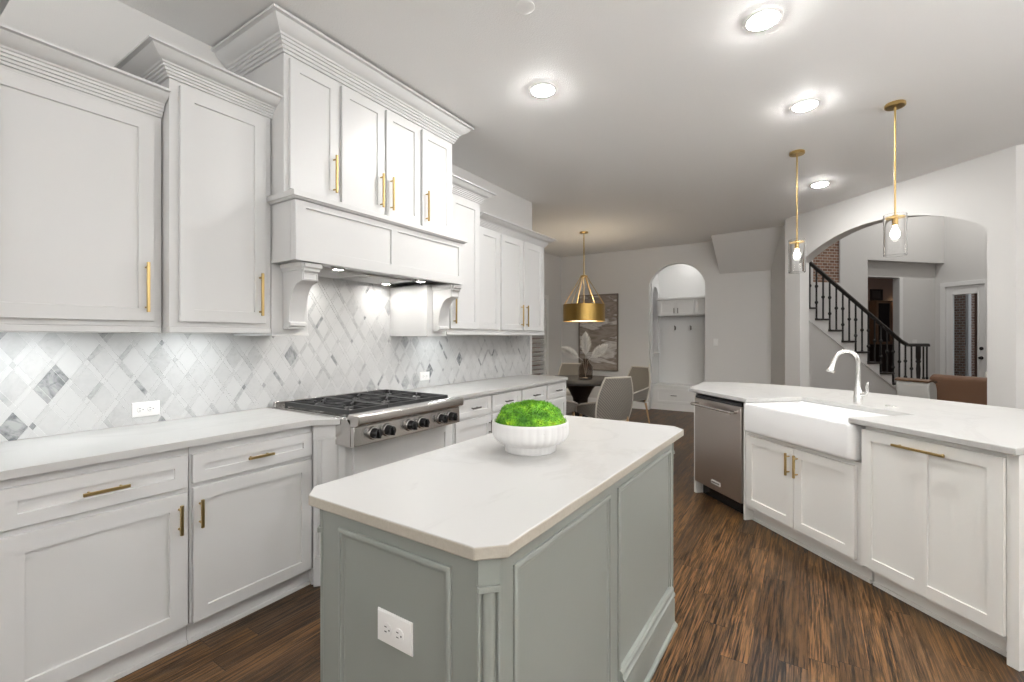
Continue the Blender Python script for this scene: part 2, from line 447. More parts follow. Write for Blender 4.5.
# mudroom alcove behind the small arch
f = B(); box(f, FB, -2.60, -.75, 9.22, 9.32, 0, 3.06); struct('wall_mudroom_back', f, M['white_bright'])
f = B(); box(f, FR, 8.75, 9.32, .85, .95, 0, 3.06); struct('wall_mudroom_right', f, M['white_bright'])
f = B()
ar = arch_outline(8.80, 9.17, 2.18, .17, 12)
for (a, b) in ((8.75, 8.80), (9.17, 9.32)): box(f, FL, a, b, -2.60, -2.50, 0, 3.06)
box(f, FL, 8.80, 9.17, -2.60, -2.50, 0, 1.02)
for k in range(12):
    (x0, z0), (x1, z1) = ar[k], ar[k + 1]
    loft(f, [[FL(x0, -2.6, z0), FL(x1, -2.6, z1), FL(x1, -2.5, z1), FL(x0, -2.5, z0)], [FL(x0, -2.6, 3.06), FL(x1, -2.6, 3.06), FL(x1, -2.5, 3.06), FL(x0, -2.5, 3.06)]])
struct('wall_mudroom_left', f, M['white_bright'])
f = B(); box(f, FL, 8.78, 9.19, -2.63, -2.47, 1.02, 1.065); box(f, FL, 8.79, 9.18, -2.62, -2.48, .99, 1.02); struct('trim_half_wall_cap', f, M['trim'], bevel=.004)
f = B(); box(f, FB, -3.6, -2.6, 9.5, 9.6, 0, H); struct('wall_hall', f, M['wall'])

# ------------------------------------------------------------------ handles
def bar_pull(F, a, z, o, length, parent, vertical=True, mtl='brass', r=.0058, over=.022, label=None):
    bm = B(); so = .030
    if vertical:
        box(bm, F, a - r, a + r, o + so - r, o + so + r, z - length / 2, z + length / 2)
        for s in (-1, 1): bar(bm, F(a, o - .001, z + s * (length / 2 - over)), F(a, o + so, z + s * (length / 2 - over)), .0045)
    else:
        box(bm, F, a - length / 2, a + length / 2, o + so - r, o + so + r, z - r, z + r)
        for s in (-1, 1): bar(bm, F(a + s * (length / 2 - over), o - .001, z), F(a + s * (length / 2 - over), o + so, z), .0045)
    return obj('handle', bm, M[mtl], parent, label=label, bevel=.0012)

def door(F, a0, a1, z0, z1, o0, o1, parent, mtl, name='door', st=.058, ha=None, hz=None, hl=.16, vertical=True, hm='brass', label=None):
    bm = B(); shaker(bm, F, a0, a1, z0, z1, o0, o1, st)
    d = obj(name, bm, M[mtl], parent, label=label)
    if ha is not None: bar_pull(F, ha, hz, o1, hl, d, vertical, hm)
    return d

CROWN = [(-.002, 0), (.009, 0), (.009, .010), (.016, .011), (.016, .021), (.023, .022), (.023, .032), (.030, .033), (.030, .042), (.036, .044), (.039, .050), (.046, .053), (.060, .060), (.074, .071), (.083, .083), (.088, .084), (.098, .085), (.098, .094), (-.002, .094)]
def scale_prof(p, sx, sz): return [(x * sx if x > 0 else x, z * sz) for x, z in p]

# ------------------------------------------------------------------ upper cabinets on the left wall
ZB = 1.385
def upper(name, label, y0, y1, face, ztop, doors, crown_path, crown_prof, group, left_vis=True, doorz=(1.437, None), st=.058, handles=()):
    r = empty(name, (WX + .003, (y0 + y1) / 2, ZB), label, 'cabinet', group)
    b = B(); box(b, FL, y0, y1, WX + .003, face, ZB + .028, ztop + .05)
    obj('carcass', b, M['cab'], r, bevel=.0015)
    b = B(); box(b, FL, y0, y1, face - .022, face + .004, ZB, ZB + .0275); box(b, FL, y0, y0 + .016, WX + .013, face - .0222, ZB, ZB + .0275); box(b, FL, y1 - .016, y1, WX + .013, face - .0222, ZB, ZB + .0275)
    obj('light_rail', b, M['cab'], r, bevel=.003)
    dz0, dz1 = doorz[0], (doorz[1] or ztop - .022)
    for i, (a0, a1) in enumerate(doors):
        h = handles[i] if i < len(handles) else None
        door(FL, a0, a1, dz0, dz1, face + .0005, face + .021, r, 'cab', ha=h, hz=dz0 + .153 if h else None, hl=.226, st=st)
    b = B(); sweep(b, crown_path, [(x, ztop + z) for x, z in crown_prof]); obj('crown_moulding', b, M['cab'], r)
    return r
G1 = 'white wall cabinets above the range counter'
upper('wall_cabinet', 'tall white wall cabinet past the left edge, only its crown corner showing', -.45, .30, -2.48, 2.565, [(-.40, -.09), (-.07, .255)],
      [(-2.48, -.45), (-2.48, .30), (WX + .004, .30)][::-1][::-1] and [(WX + .004, .30), (-2.48, .30), (-2.48, -.45)][::-1], scale_prof(CROWN, 1.14, 1.05), None)
upper('wall_cabinet', 'wide low white wall cabinet with one big door, leftmost over the counter', .302, .895, -2.55, 2.392, [(.325, .86)],
      [(-2.55, .302), (-2.55, .895)], scale_prof(CROWN, 1.08, 1.13), None, handles=(.828,))
upper('wall_cabinet', 'narrow taller white wall cabinet with one door just left of the range hood', .90, 1.375, -2.48, 2.565, [(.938, 1.338)],
      [(WX + .004, .90), (-2.48, .90), (-2.48, 1.375), (WX + .004, 1.375)], scale_prof(CROWN, 1.14, 1.05), None, handles=(1.305,))
upper('wall_cabinet', 'narrow taller white wall cabinet with one door just right of the range hood', 2.83, 3.28, -2.48, 2.565, [(2.862, 3.245)],
      [(WX + .004, 2.83), (-2.48, 2.83), (-2.48, 3.28), (WX + .004, 3.28)], scale_prof(CROWN, 1.14, 1.05), None, handles=(2.895,))
r = upper('wall_cabinet', 'low white wall cabinet with three doors at the far end of the counter', 3.285, 4.60, -2.55, 2.40, [(3.345, 3.665), (3.705, 4.095), (4.135, 4.53)],
      [(-2.55, 3.285), (-2.55, 4.60), (WX + .004, 4.60)], scale_prof(CROWN, 1.08, 1.0), None, handles=(None, 4.065, 4.165))
# cabinet row above the hood, to the ceiling
r = empty('wall_cabinet', (WX + .003, 2.07, 2.13), 'white four door cabinet above the range hood with crown up to the ceiling', 'cabinet')
b = B(); box(b, FL, 1.38, 2.76, WX + .003, -2.36, 2.134, 2.98); obj('carcass', b, M['cab'], r, bevel=.0015)
for (a0, a1, h) in ((1.405, 1.705, 1.672), (1.73, 2.055, 2.022), (2.075, 2.385, 2.108), (2.41, 2.725, 2.443)):
    door(FL, a0, a1, 2.168, 2.872, -2.3595, -2.339, r, 'cab', ha=h, hz=2.318, hl=.22, st=.055)
b = B(); sweep(b, [(WX + .004, 1.38), (-2.36, 1.38), (-2.36, 2.76), (WX + .004, 2.76)], [(x, 2.893 + z) for x, z in scale_prof(CROWN, 1.25, 1.5)] [:-2] + [(.1225, 3.034), (.02, 3.034), (.02, 3.049), (-.002, 3.049)]); obj('crown_moulding', b, M['cab'], r)

# ------------------------------------------------------------------ range hood
hd = empty('range_hood', (WX + .003, 2.07, 1.385), 'white panelled wooden range hood with curved corbels over the gas rangetop', 'range hood')
HF = -2.25
b = B()
rings(b, FL, 1.38, 2.76, 1.775, 2.088, [(0, HF - .05), (0, HF)], cap0=True, cap1=False)
# front face built as frame with two recessed panels
b.free(); b = B()
box(b, FL, 1.38, 2.76, HF - .045, HF - .009, 1.772, 2.09)
for qa in ((1.38, 1.437, 1.772, 2.09), (2.035, 2.092, 1.772, 2.09), (2.71, 2.76, 1.772, 2.09), (1.437, 2.035, 1.772, 1.835), (2.092, 2.71, 1.772, 1.835), (1.437, 2.035, 2.055, 2.09), (2.092, 2.71, 2.055, 2.09)):
    box(b, FL, qa[0], qa[1], HF - .0095, HF, qa[2], qa[3])
obj('valance', b, M['cab'], hd, bevel=.0012)
b = B()
b.free()
for (a0, a1) in ((1.38, 1.40), (2.74, 2.76)):
    b = B(); box(b, FL, a0, a1, WX + .003, HF - .046, 1.772, 2.09); obj('side_panel', b, M['cab'], hd)
b = B(); sweep(b, [(WX + .02, 1.38), (HF, 1.38), (HF, 2.76), (WX + .02, 2.76)], [(-.3, 2.092), (.012, 2.092), (.018, 2.100), (.026, 2.102), (.026, 2.132), (-.3, 2.132)])
obj('ledge_moulding', b, M['cab'], hd, bevel=.002)
b = B(); box(b, FL, 1.402, 2.738, WX + .005, HF - .047, 1.80, 1.812); obj('liner', b, M['vent'], hd)
for (a0, a1) in ((1.66, 2.06), (2.08, 2.48)):
    b = B(); box(b, FL, a0, a1, -2.84, -2.52, 1.786, 1.799)
    for k in range(9): box(b, FL, a0 + .02, a1 - .02, -2.82 + k * .033, -2.80 + k * .033, 1.782, 1.7855)
    obj('filter', b, M['vent'], hd, bevel=.002)
for (y, x) in ((1.76, -2.42), (2.47, -2.42), (1.80, -2.76), (2.44, -2.76)):
    b = B(); lathe(b, (x, y, 1.775), [(.042, .024), (.042, .004), (.034, 0), (.032, .006), (.0, .006)], 24, cap0=True, cap1=False); lo = obj('lamp_ring', b, M['steel'], hd)
    b = B(); lathe(b, (x, y, 1.7785), [(.0305, .002), (.0305, 0), (.001, -.001)], 20); obj('lamp_lens', b, M['can_small'], lo)
# fillers under the hood and the corbels on them
for (a0, a1) in ((1.379, 1.60), (2.60, 2.826)):
    b = B(); box(b, FL, a0, a1, WX + .003, -2.48, 1.385, 1.771); obj('side_filler', b, M['cab'], hd, bevel=.0015)
    b = B(); box(b, FL, a0 + .0, a1, WX + .003, -2.474, 1.372, 1.3848); obj('filler_rail', b, M['cab'], hd, bevel=.002)
def corbel(c, wd=.098):
    b = B(); prof = []
    x0 = -2.479
    prof += [(x0, 1.765), (x0 + .215, 1.765), (x0 + .215, 1.745), (x0 + .200, 1.738), (x0 + .200, 1.725), (x0 + .185, 1.718), (x0 + .185, 1.675), (x0 + .172, 1.668)]
    for k in range(1, 13):
        tt = k / 12 * PI / 2
        prof.append((x0 + .165 - .105 * math.sin(tt), 1.665 - .215 * (1 - math.cos(tt))))
    prof += [(x0 + .075, 1.446), (x0 + .075, 1.428), (x0 + .055, 1.424), (x0 + .055, 1.41), (x0, 1.41)]
    loft(b, [[FL(c + s * wd / 2, x, z) for x, z in prof] for s in (-1, 1)])
    co = obj('corbel', b, M['cab'], hd, bevel=.002)
    b = B(); mould_ring(b, FL, c - .043, c + .043, 1.679, 1.716, x0 + .1848, .008, .004); obj('corbel_block_bead', b, M['cab'], co)
    b = B(); sweep(b, [(x0, c - wd / 2), (x0 + .185, c - wd / 2), (x0 + .185, c + wd / 2), (x0, c + wd / 2)], [(-.002, 1.728), (.006, 1.731), (.008, 1.740), (.015, 1.748), (.017, 1.768), (-.002, 1.768)])
    obj('corbel_cap', b, M['cab'], co)
corbel(1.492); corbel(2.715)

# under-cabinet lights
UG = 'slim under cabinet lights'
for (y0, y1, x, lab) in ((.36, .62, -2.66, 'slim lit light bar beneath the wide leftmost wall cabinet'), (1.02, 1.24, -2.66, 'slim lit light bar beneath the narrow cabinet left of the hood'),
                      (2.95, 3.15, -2.66, 'slim lit light bar beneath the narrow cabinet right of the hood')):
    ur = empty('under_cabinet_light', (x, (y0 + y1) / 2, 1.40), lab, 'light')
    b = B(); box(b, FL, y0, y1, x - .03, x + .03, 1.4035, 1.4125); obj('housing', b, M['plastic'], ur)
    b = B(); box(b, FL, y0 + .01, y1 - .01, x - .022, x + .022, 1.401, 1.4033); obj('lens', b, M['led'], ur)

# ------------------------------------------------------------------ backsplash of marble diamonds and strips
random.seed(11)
bs = B(); tone = bs.faces.layers.float.new('tone')
def clip(poly, a0, a1, z0, z1):
    for (ax, val, sg) in ((0, a0, 1), (0, a1, -1), (1, z0, 1), (1, z1, -1)):
        out = []
        for i in range(len(poly)):
            p, q2 = poly[i], poly[(i + 1) % len(poly)]
            dp = (p[ax] - val) * sg; dq = (q2[ax] - val) * sg
            if dp >= 0: out.append(p)
            if (dp > 0 and dq < 0) or (dp < 0 and dq > 0):
                tt = dp / (dp - dq); out.append((p[0] + (q2[0] - p[0]) * tt, p[1] + (q2[1] - p[1]) * tt))
        poly = out
        if len(poly) < 3: return []
    return poly
HX, HZ, S = .0475, .072, .27
O0 = (.594, 1.150)
def pq(p, q): return (O0[0] + (p - q) * HX, O0[1] + (p + q) * HZ)
DARK = [(.594, 1.150), (.47, .93), (1.36, 1.32), (1.02, .93), (1.60, 1.39), (1.70, 1.24), (2.33, 1.13), (2.14, 1.19), (3.10, 1.08), (3.45, 1.14), (1.25, 1.18)]
per = 1 + S
for i in range(-40, 60):
    for j in range(-40, 60):
        for kind, (p0, p1, q0, q1) in (('d', (0, 1, 0, 1)), ('s', (1, per, 0, 1)), ('s', (0, 1, 1, per)), ('x', (1, per, 1, per))):
            pp0 = i * per + p0 - .5; pp1 = i * per + p1 - .5; qq0 = j * per + q0 - .5; qq1 = j * per + q1 - .5
            e = .010
            poly = [pq(pp0 + e, qq0 + e), pq(pp1 - e, qq0 + e), pq(pp1 - e, qq1 - e), pq(pp0 + e, qq1 - e)]
            cx = sum(p[0] for p in poly) / 4; cz = sum(p[1] for p in poly) / 4
            if not (.1 < cx < 4.95 and .8 < cz < 1.9): continue
            rv = random.random()
            if kind == 'd':
                tn = .03 if rv < .55 else (.12 if rv < .85 else (.24 if rv < .97 else .5))
                if any(abs(cx - dx) / HX + abs(cz - dz) / HZ < 1.0 for dx, dz in DARK): tn = .85
            else: tn = .03 if rv < .5 else (.14 if rv < .78 else (.34 if rv < .95 else .7))
            for (a0, a1, z0, z1) in ((-.4, 4.86, .9155, 1.3845), (1.601, 2.599, 1.3845, 1.80)):
                c = clip(poly, a0, a1, z0, z1)
                if len(c) < 3: continue
                top = [bs.verts.new(FL(a, WX + .0098, z)) for a, z in c]; bot = [bs.verts.new(FL(a, WX + .008, z)) for a, z in c]
                ff = [bs.faces.new(top)]
                for k in range(len(c)): ff.append(bs.faces.new((bot[k], bot[(k + 1) % len(c)], top[(k + 1) % len(c)], top[k])))
                for fa in ff: fa[tone] = tn
bk = struct('wall_backsplash', bs, M['tile'], smooth=False)
b = B(); box(b, FL, -.4, 4.86, WX - .001, WX + .0085, .9155, 1.384); box(b, FL, 1.601, 2.599, WX - .001, WX + .0085, 1.384, 1.80); obj('grout_bed', b, M['grout'], bk)

# ------------------------------------------------------------------ base cabinets, left run
BF, BD = -2.295, -2.275
def base_unit(label, y0, y1, drawer=None, doors=(), toe=True, hm='brass', dh=.13, group=None, carc=None):
    r = empty('base_cabinet', ((WX + BF) / 2, (y0 + y1) / 2, 0), label, 'cabinet', group)
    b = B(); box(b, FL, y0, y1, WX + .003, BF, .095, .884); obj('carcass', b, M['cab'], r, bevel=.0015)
    b = B(); box(b, FL, y0, y1, WX + .003, BF - .022, .0005, .0945); box(b, FL, y0, y1, BF - .0215, BF - .008, .0005, .018); obj('toe_kick', b, M['cab'], r)
    return r
def add_drawer(r, a0, a1, z0, z1, hm='brass', hl=.13, st=.048, lab=None):
    return door(FL, a0, a1, z0, z1, BF + .0005, BD, r, 'cab', 'drawer', st, (a0 + a1) / 2, (z0 + z1) / 2, hl, False, hm, lab)
r = base_unit('white base cabinet at the run\'s left end, outside the picture\'s edge', -.50, .315)
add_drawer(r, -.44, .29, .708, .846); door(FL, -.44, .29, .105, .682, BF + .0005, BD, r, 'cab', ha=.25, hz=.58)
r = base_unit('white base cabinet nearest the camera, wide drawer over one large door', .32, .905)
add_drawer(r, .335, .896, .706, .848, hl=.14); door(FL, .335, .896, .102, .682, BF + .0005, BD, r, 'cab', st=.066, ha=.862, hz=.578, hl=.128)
r = base_unit('white base cabinet with drawer and door, between nearest cabinet and fluted pilaster', .908, 1.497)
add_drawer(r, .916, 1.490, .716, .844, hl=.125); door(FL, .918, 1.490, .098, .696, BF + .0005, BD, r, 'cab', ha=.942, hz=.582, hl=.125)
# bump-out base under the rangetop, with angled fluted pilasters
rb = empty('rangetop_base', (-2.5, 2.075, 0), 'bumped-out white base cabinet under the gas rangetop with angled fluted pilasters', 'cabinet')
XF = -2.165
plan = [(WX + .003, 1.499), (-2.275, 1.499), (XF, 1.625), (XF, 2.53), (-2.275, 2.655), (WX + .003, 2.655)]
zr = .770
b = B(); prism(b, plan, .095, zr); obj('carcass', b, M['cab'], rb, bevel=.0015)
b = B(); prism(b, [(WX + .003, 1.499), (-2.29, 1.499), (XF - .03, 1.65), (XF - .03, 2.505), (-2.29, 2.655), (WX + .003, 2.655)], .0005, .0945); obj('toe_kick', b, M['cab'], rb)
door(FL, 1.665, 2.49, .415, .752, XF + .0005, XF + .02, rb, 'cab', 'false_front', .055)
for (c0, c1, hh) in ((1.665, 2.075, 2.045), (2.08, 2.49, 2.11)):
    door(FL, c0, c1, .105, .405, XF + .0005, XF + .02, rb, 'cab', ha=hh, hz=.33, hl=.11)
def pilaster(p0, p1, parent, mtl, z0, zt, blk=.06, plinth=.12, out=.016, name='pilaster', col=True):
    """fluted pilaster on the face p0->p1 (outward to the right of travel)"""
    p0 = Vector((*p0, 0)); p1 = Vector((*p1, 0)); tv = (p1 - p0); L = tv.length; tv.normalize(); nv = Vector((tv.y, -tv.x, 0))
    F = lambda a, o, z: p0 + tv * a + nv * o + Z * z
    b = B(); m_ = .0015
    box(b, F, m_, L - m_, .0005, out, zt - blk, zt - .0005)
    box(b, F, m_, L - m_, .0005, out, z0 + .0005, z0 + plinth)
    box(b, F, m_, L - m_, .0005, out * .3, z0 + plinth, zt - blk)
    box(b, F, m_, L - m_, out * .3, out + .006, zt - blk - .014, zt - blk - .0005)
    if col:
        e = L * .18
        for (a0, a1) in ((m_, e * .75), (L - e * .75, L - m_)): box(b, F, a0, a1, out * .3, out * .8, z0 + plinth, zt - blk)
        rr = (L - 2 * e) / 2 * .86; c = L / 2
        loft(b, [[F(c + rr * math.cos(PI * k / 10), out * .3 + min(out * .9, rr) * math.sin(PI * k / 10), z) for k in range(11)] for z in (z0 + plinth, zt - blk)])
    return obj(name, b, M[mtl], parent, bevel=.0012)
pilaster((-2.275, 1.623 - .124), (XF, 1.625), rb, 'cab', .0, .884, .07, .16)
pilaster((XF, 2.53), (-2.275, 2.655), rb, 'cab', .0, .884, .07, .16)
for (y0, y1, yy) in ((1.499, 1.59, 1.499), (2.555, 2.655, 2.655)):
    b = B()
    if yy < 2: prism(b, [(WX + .003, 1.499), (-2.275, 1.499), (-2.205, 1.572), (WX + .003, 1.572)], zr + .0005, .884)
    else: prism(b, [(WX + .003, 2.578), (-2.205, 2.578), (-2.275, 2.655), (WX + .003, 2.655)], zr + .0005, .884)
    obj('shoulder', b, M['cab'], rb)
# right units
for k, (y0, y1, d0, d1, lab) in enumerate(((2.66, 3.178, 2.70, 3.168, 'white base cabinet directly right of the rangetop, first of the far four'),
                                         (3.182, 3.655, 3.196, 3.640, 'white base cabinet second right of the rangetop, behind the moss bowl'),
                                         (3.659, 4.165, 3.685, 4.148, 'white base cabinet second from the counter\'s far end'),
                                         (4.169, 4.655, 4.186, 4.615, 'white base cabinet at the far end of the counter beside the dining table'))):
    r = base_unit(lab, y0, y1)
    add_drawer(r, d0, d1, .722, .862, 'nickel_dark', .11, .042); door(FL, d0, d1, .10, .70, BF + .0005, BD, r, 'cab', ha=d0 + .03 if k % 2 else d1 - .03, hz=.60, hl=.12, hm='nickel_dark')

# countertops
def slab(name, pts, label, z0=.885, z1=.915):
    b = B(); prism(b, pts, z0, z1); return obj(name, b, M['quartz'], None, label, 'countertop', bevel=.0035)
slab('countertop', [(WX + .012, -.5), (-2.256, -.5), (-2.256, 1.462), (-2.145, 1.573), (-2.145, 1.5735), (WX + .012, 1.5735)], 'white quartz counter on the left base cabinets, left of the rangetop')
slab('countertop', [(WX + .012, 2.4515), (-2.145, 2.4515), (-2.145, 2.56), (-2.256, 2.685), (-2.256, 4.62), (-2.325, 4.692), (WX + .012, 4.692)], 'white quartz counter right of the rangetop, running to the dining nook')

# ------------------------------------------------------------------ gas rangetop
rg = empty('gas_rangetop', (-2.45, 2.04, .69), 'stainless six burner gas rangetop with black knobs and black iron grates', 'rangetop')
RY0, RY1 = 1.575, 2.45
b = B(); box(b, FL, RY0, RY1, -2.83, -2.06, .7705, .92); obj('body', b, M['steel'], rg, bevel=.003)
b = B(); box(b, FL, RY0 + .012, RY1 - .012, -2.82, -2.10, .9202, .925); box(b, FL, RY0 + .01, RY1 - .01, -2.83, -2.805, .9202, .955); obj('cooktop_tray', b, M['steel'], rg, bevel=.002)
b = B()
loft(b, [[FL(a, x, z) for x, z in ((-2.0995, .9205), (-2.075, .948), (-2.0, .948), (-1.990, .944), (-1.988, .938), (-1.992, .898), (-2.024, .880), (-2.0595, .880))] for a in (RY0, RY1)])
obj('bullnose', b, M['steel'], rg, bevel=.005, seg=3)
b = B(); loft(b, [[FL(a, x, z) for x, z in ((-2.0595, .8795), (-2.030, .8795), (-2.026, .776), (-2.0595, .771))] for a in (RY0, RY1)])
obj('control_panel', b, M['steel'], rg, bevel=.003)
for y in (1.70, 1.80, 1.975, 2.075, 2.25, 2.345):
    def cyl(x0, r0, x1, r1, n=28): return [[FL(y + r * math.cos(2 * PI * k / n), x, .832 + r * math.sin(2 * PI * k / n)) for k in range(n)] for x, r in ((x0, r0), (x1, r1))]
    b = B(); loft(b, cyl(-2.0255, .038, -2.014, .035)); kb = obj('knob_bezel', b, M['steel'], rg, bevel=.002)
    b = B(); loft(b, cyl(-2.0138, .029, -1.978, .026)); box(b, FL, y - .006, y + .006, -1.9775, -1.965, .807, .857); obj('knob', b, M['black'], kb, bevel=.003)
gw = (RY1 - RY0 - .05) / 3
for g in range(3):
    y0 = RY0 + .025 + g * gw + .004; y1 = y0 + gw - .008; yc = (y0 + y1) / 2
    b = B(); X0, X1 = -2.735, -2.11; zt, zb = .962, .936
    for (a0, a1) in ((y0, y0 + .016), (y1 - .016, y1)): box(b, FL, a0, a1, X0, X1, zb, zt)
    for x in (X0, (X0 + X1) / 2 - .008, X1 - .016): box(b, FL, y0 + .016, y1 - .016, x, x + .016, zb, zt)
    for bx in (X0 + .17, X1 - .17):
        for k in range(8):
            an = PI / 4 * k; c0 = FL(yc, bx, 0); d = Vector((math.sin(an), math.cos(an), 0)); lim = (gw / 2 - .014) / max(abs(d.y), 1e-6); lim2 = .155 / max(abs(d.x), 1e-6); L = min(lim, lim2)
            p = c0 + d * .04; q = c0 + d * L; s = Vector((-d.y, d.x, 0)) * .0055
            loft(b, [[p + s + Z * (zb + .004), p - s + Z * (zb + .004), p - s + Z * zt, p + s + Z * zt], [q + s + Z * (zb + .004), q - s + Z * (zb + .004), q - s + Z * zt, q + s + Z * zt]])
    for (a, x) in ((y0 + .008, X0 + .008), (y1 - .008, X0 + .008), (y0 + .008, X1 - .008), (y1 - .008, X1 - .008)): box(b, FL, a - .007, a + .007, x - .007, x + .007, .9252, zb)
    obj('grate', b, M['iron'], rg, bevel=.0015)
    for bx in (X0 + .17, X1 - .17):
        b = B(); lathe(b, (bx, yc, .9252), [(.052, 0), (.050, .008), (.038, .012), (.036, .016)], 24); br_ = obj('burner', b, M['steel'], rg)
        b = B(); lathe(b, (bx, yc, .9414), [(.034, 0), (.036, .004), (.030, .009), (.004, .010)], 24); obj('burner_cap', b, M['iron'], br_)

# ------------------------------------------------------------------ outlets and switches
def outlet(F, a, z, o, parent=None, label=None, horizontal=True, name='wall_outlet', switch=False, wd=.120, ht=.076):
    if not horizontal: wd, ht = ht, wd
    r = parent
    if parent is None:
        base = F(a, o, z - ht / 2); r = empty(name, base, label, 'light switch' if switch else 'outlet')
    b = B(); rings(b, F, a - wd / 2, a + wd / 2, z - ht / 2, z + ht / 2, [(0, o + .0005), (0, o + .003), (.003, o + .006), (.006, o + .0065)])
    p = obj('cover_plate', b, M['plastic'], r)
    if switch:
        b = B(); box(b, F, a - .017, a + .017, o + .0066, o + .010, z - .034, z + .034); obj('rocker', b, M['plastic'], p if parent is None else p, bevel=.002)
        return r
    for s in (-1, 1):
        ca = a + (s * .022 if horizontal else 0); cz = z + (0 if horizontal else s * .022)
        b = B(); loft(b, [[F(ca + .0165 * math.cos(2 * PI * k / 20), oo, cz + .0165 * math.sin(2 * PI * k / 20)) for k in range(20)] for oo in (o + .0066, o + .009)])
        rc = obj('receptacle', b, M['plastic'], p, bevel=.001)
        b = B()
        for (da, dz) in ((-.006, .005), (.006, .005)): 
            if horizontal: box(b, F, ca - dz - .004, ca - dz + .004, o + .0091, o + .0094, cz + da - .0012, cz + da + .0012)
            else: box(b, F, ca + da - .0012, ca + da + .0012, o + .0091, o + .0094, cz + dz - .004, cz + dz + .004)
        box(b, F, ca + (.006 if horizontal else -.002), ca + (.010 if horizontal else .002), o + .0091, o + .0094, cz - .002 + (0 if horizontal else -.008), cz + .002 + (0 if horizontal else -.008))
        obj('slots', b, M['slot'], p)
    return r
outlet(FL, .945, .99, WX + .011, label='white outlet on the marble backsplash under the leftmost wall cabinets')
outlet(FL, 3.00, 1.015, WX + .011, label='white outlet on the marble backsplash right of the rangetop')
outlet(FW, -1.355, 1.28, -YF, label='white switch plate on the grey wall right of the small arch', horizontal=False, name='light_switch', switch=True)

# ------------------------------------------------------------------ island
isl = empty('kitchen_island', (-.875, 1.55, 0), 'sage grey panelled kitchen island with fluted corners', 'island')
IX0, IX1, IY0, IY1, ch = -1.182, -.537, .785, 2.25, .032
def chpoly(x0, x1, y0, y1, c): return [(x0 + c, y0), (x1 - c, y0), (x1, y0 + c), (x1, y1 - c), (x1 - c, y1), (x0 + c, y1), (x0, y1 - c), (x0, y0 + c)]
b = B(); cp = chpoly(IX0, IX1, IY0, IY1, ch); ins = .016
cp2 = chpoly(IX0, IX1, IY0, IY1, ch + .006)
prism(b, cp2, .0, .884); obj('carcass', b, M['island'], isl, bevel=.0015)
for i in (1, 3, 5, 7):
    p0, p1 = Vector((*cp2[i], 0)), Vector((*cp2[(i + 1) % 8], 0)); pilaster(p0[:2], p1[:2], isl, 'island', .0, .884, .058, .15, .010, 'corner_column')
FIS = {'front': (FW, IX0 + ch, IX1 - ch, -IY0), 'back': (FB, IX0 + ch, IX1 - ch, IY1), 'right': (FL, IY0 + ch, IY1 - ch, IX1), 'left': (FR, IY0 + ch, IY1 - ch, -IX0)}
def isl_panel(F, a0, a1, z0, z1, o, ledge=False):
    b = B(); mould_ring(b, F, a0, a1, z0, z1, o, .024, .009)
    if ledge:
        loft(b, [[F(a, o + .0005, z0 - .006), F(a, o + .026, z0 - .006), F(a, o + .026, z0 + .004), F(a, o + .021, z0 + .010), F(a, o + .019, z0 + .016), F(a, o + .019, z0 + .026), F(a, o + .013, z0 + .034), F(a, o + .0005, z0 + .036)] for a in (a0 + .002, a1 - .002)])
    obj('panel_moulding', b, M['island'], isl)
isl_panel(FW, -1.066, -.648, .19, .846, -IY0)
isl_panel(FW.__class__ and FB, -1.100, -.655, .19, .825, IY1)
for F, o in ((FL, IX1), (FR, -IX0)):
    isl_panel(F, .872, 1.445, .178, .843, o, True); isl_panel(F, 1.515, 2.170, .178, .843, o, True)
b = B(); e = .012
bp = chpoly(IX0 - .0, IX1 + .0, IY0 - .0, IY1 + .0, ch + ins)
base_path = chpoly(IX0, IX1, IY0, IY1, ch)
path = [(x, y) for x, y in base_path] + [base_path[0]]
path = path[::1]
mid = ((base_path[0][0] + base_path[1][0]) / 2, base_path[0][1])
pth = [mid] + base_path[1:] + [base_path[0], mid]
sweep(b, pth, [(0.0005, .0005), (.022, .0005), (.021, .010), (.015, .017), (.010, .019), (.010, .125), (.006, .138), (.0005, .142)])
obj('plinth', b, M['island'], isl)
outlet(FW, -.838, .638, -IY0, parent=isl, wd=.127, ht=.080)
def skew(o, base):
    for c in o.children:
        bz = world_loc(c)
        for v in c.data.vertices:
            X = v.co.x + bz.x; Y = v.co.y + bz.y
            v.co.x += .020 * (Y - 2.25) * (X - IX0) / (IX1 - IX0)
        skew(c, base)
skew(isl, isl)          # the long side of the island is not quite square to its end
it = slab('countertop', [(-1.189, .767), (-.596, .767), (-.543, .820), (-.506, 2.31), (-.562, 2.37), (-1.19, 2.37), (-1.245, 2.315), (-1.245, .823)], 'white quartz worktop with clipped corners on the sage grey island', .885, .915)

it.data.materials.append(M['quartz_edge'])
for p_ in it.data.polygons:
    if abs(p_.normal.z) < .5: p_.material_index = 1  # worktop sides take the rougher, speckled tan

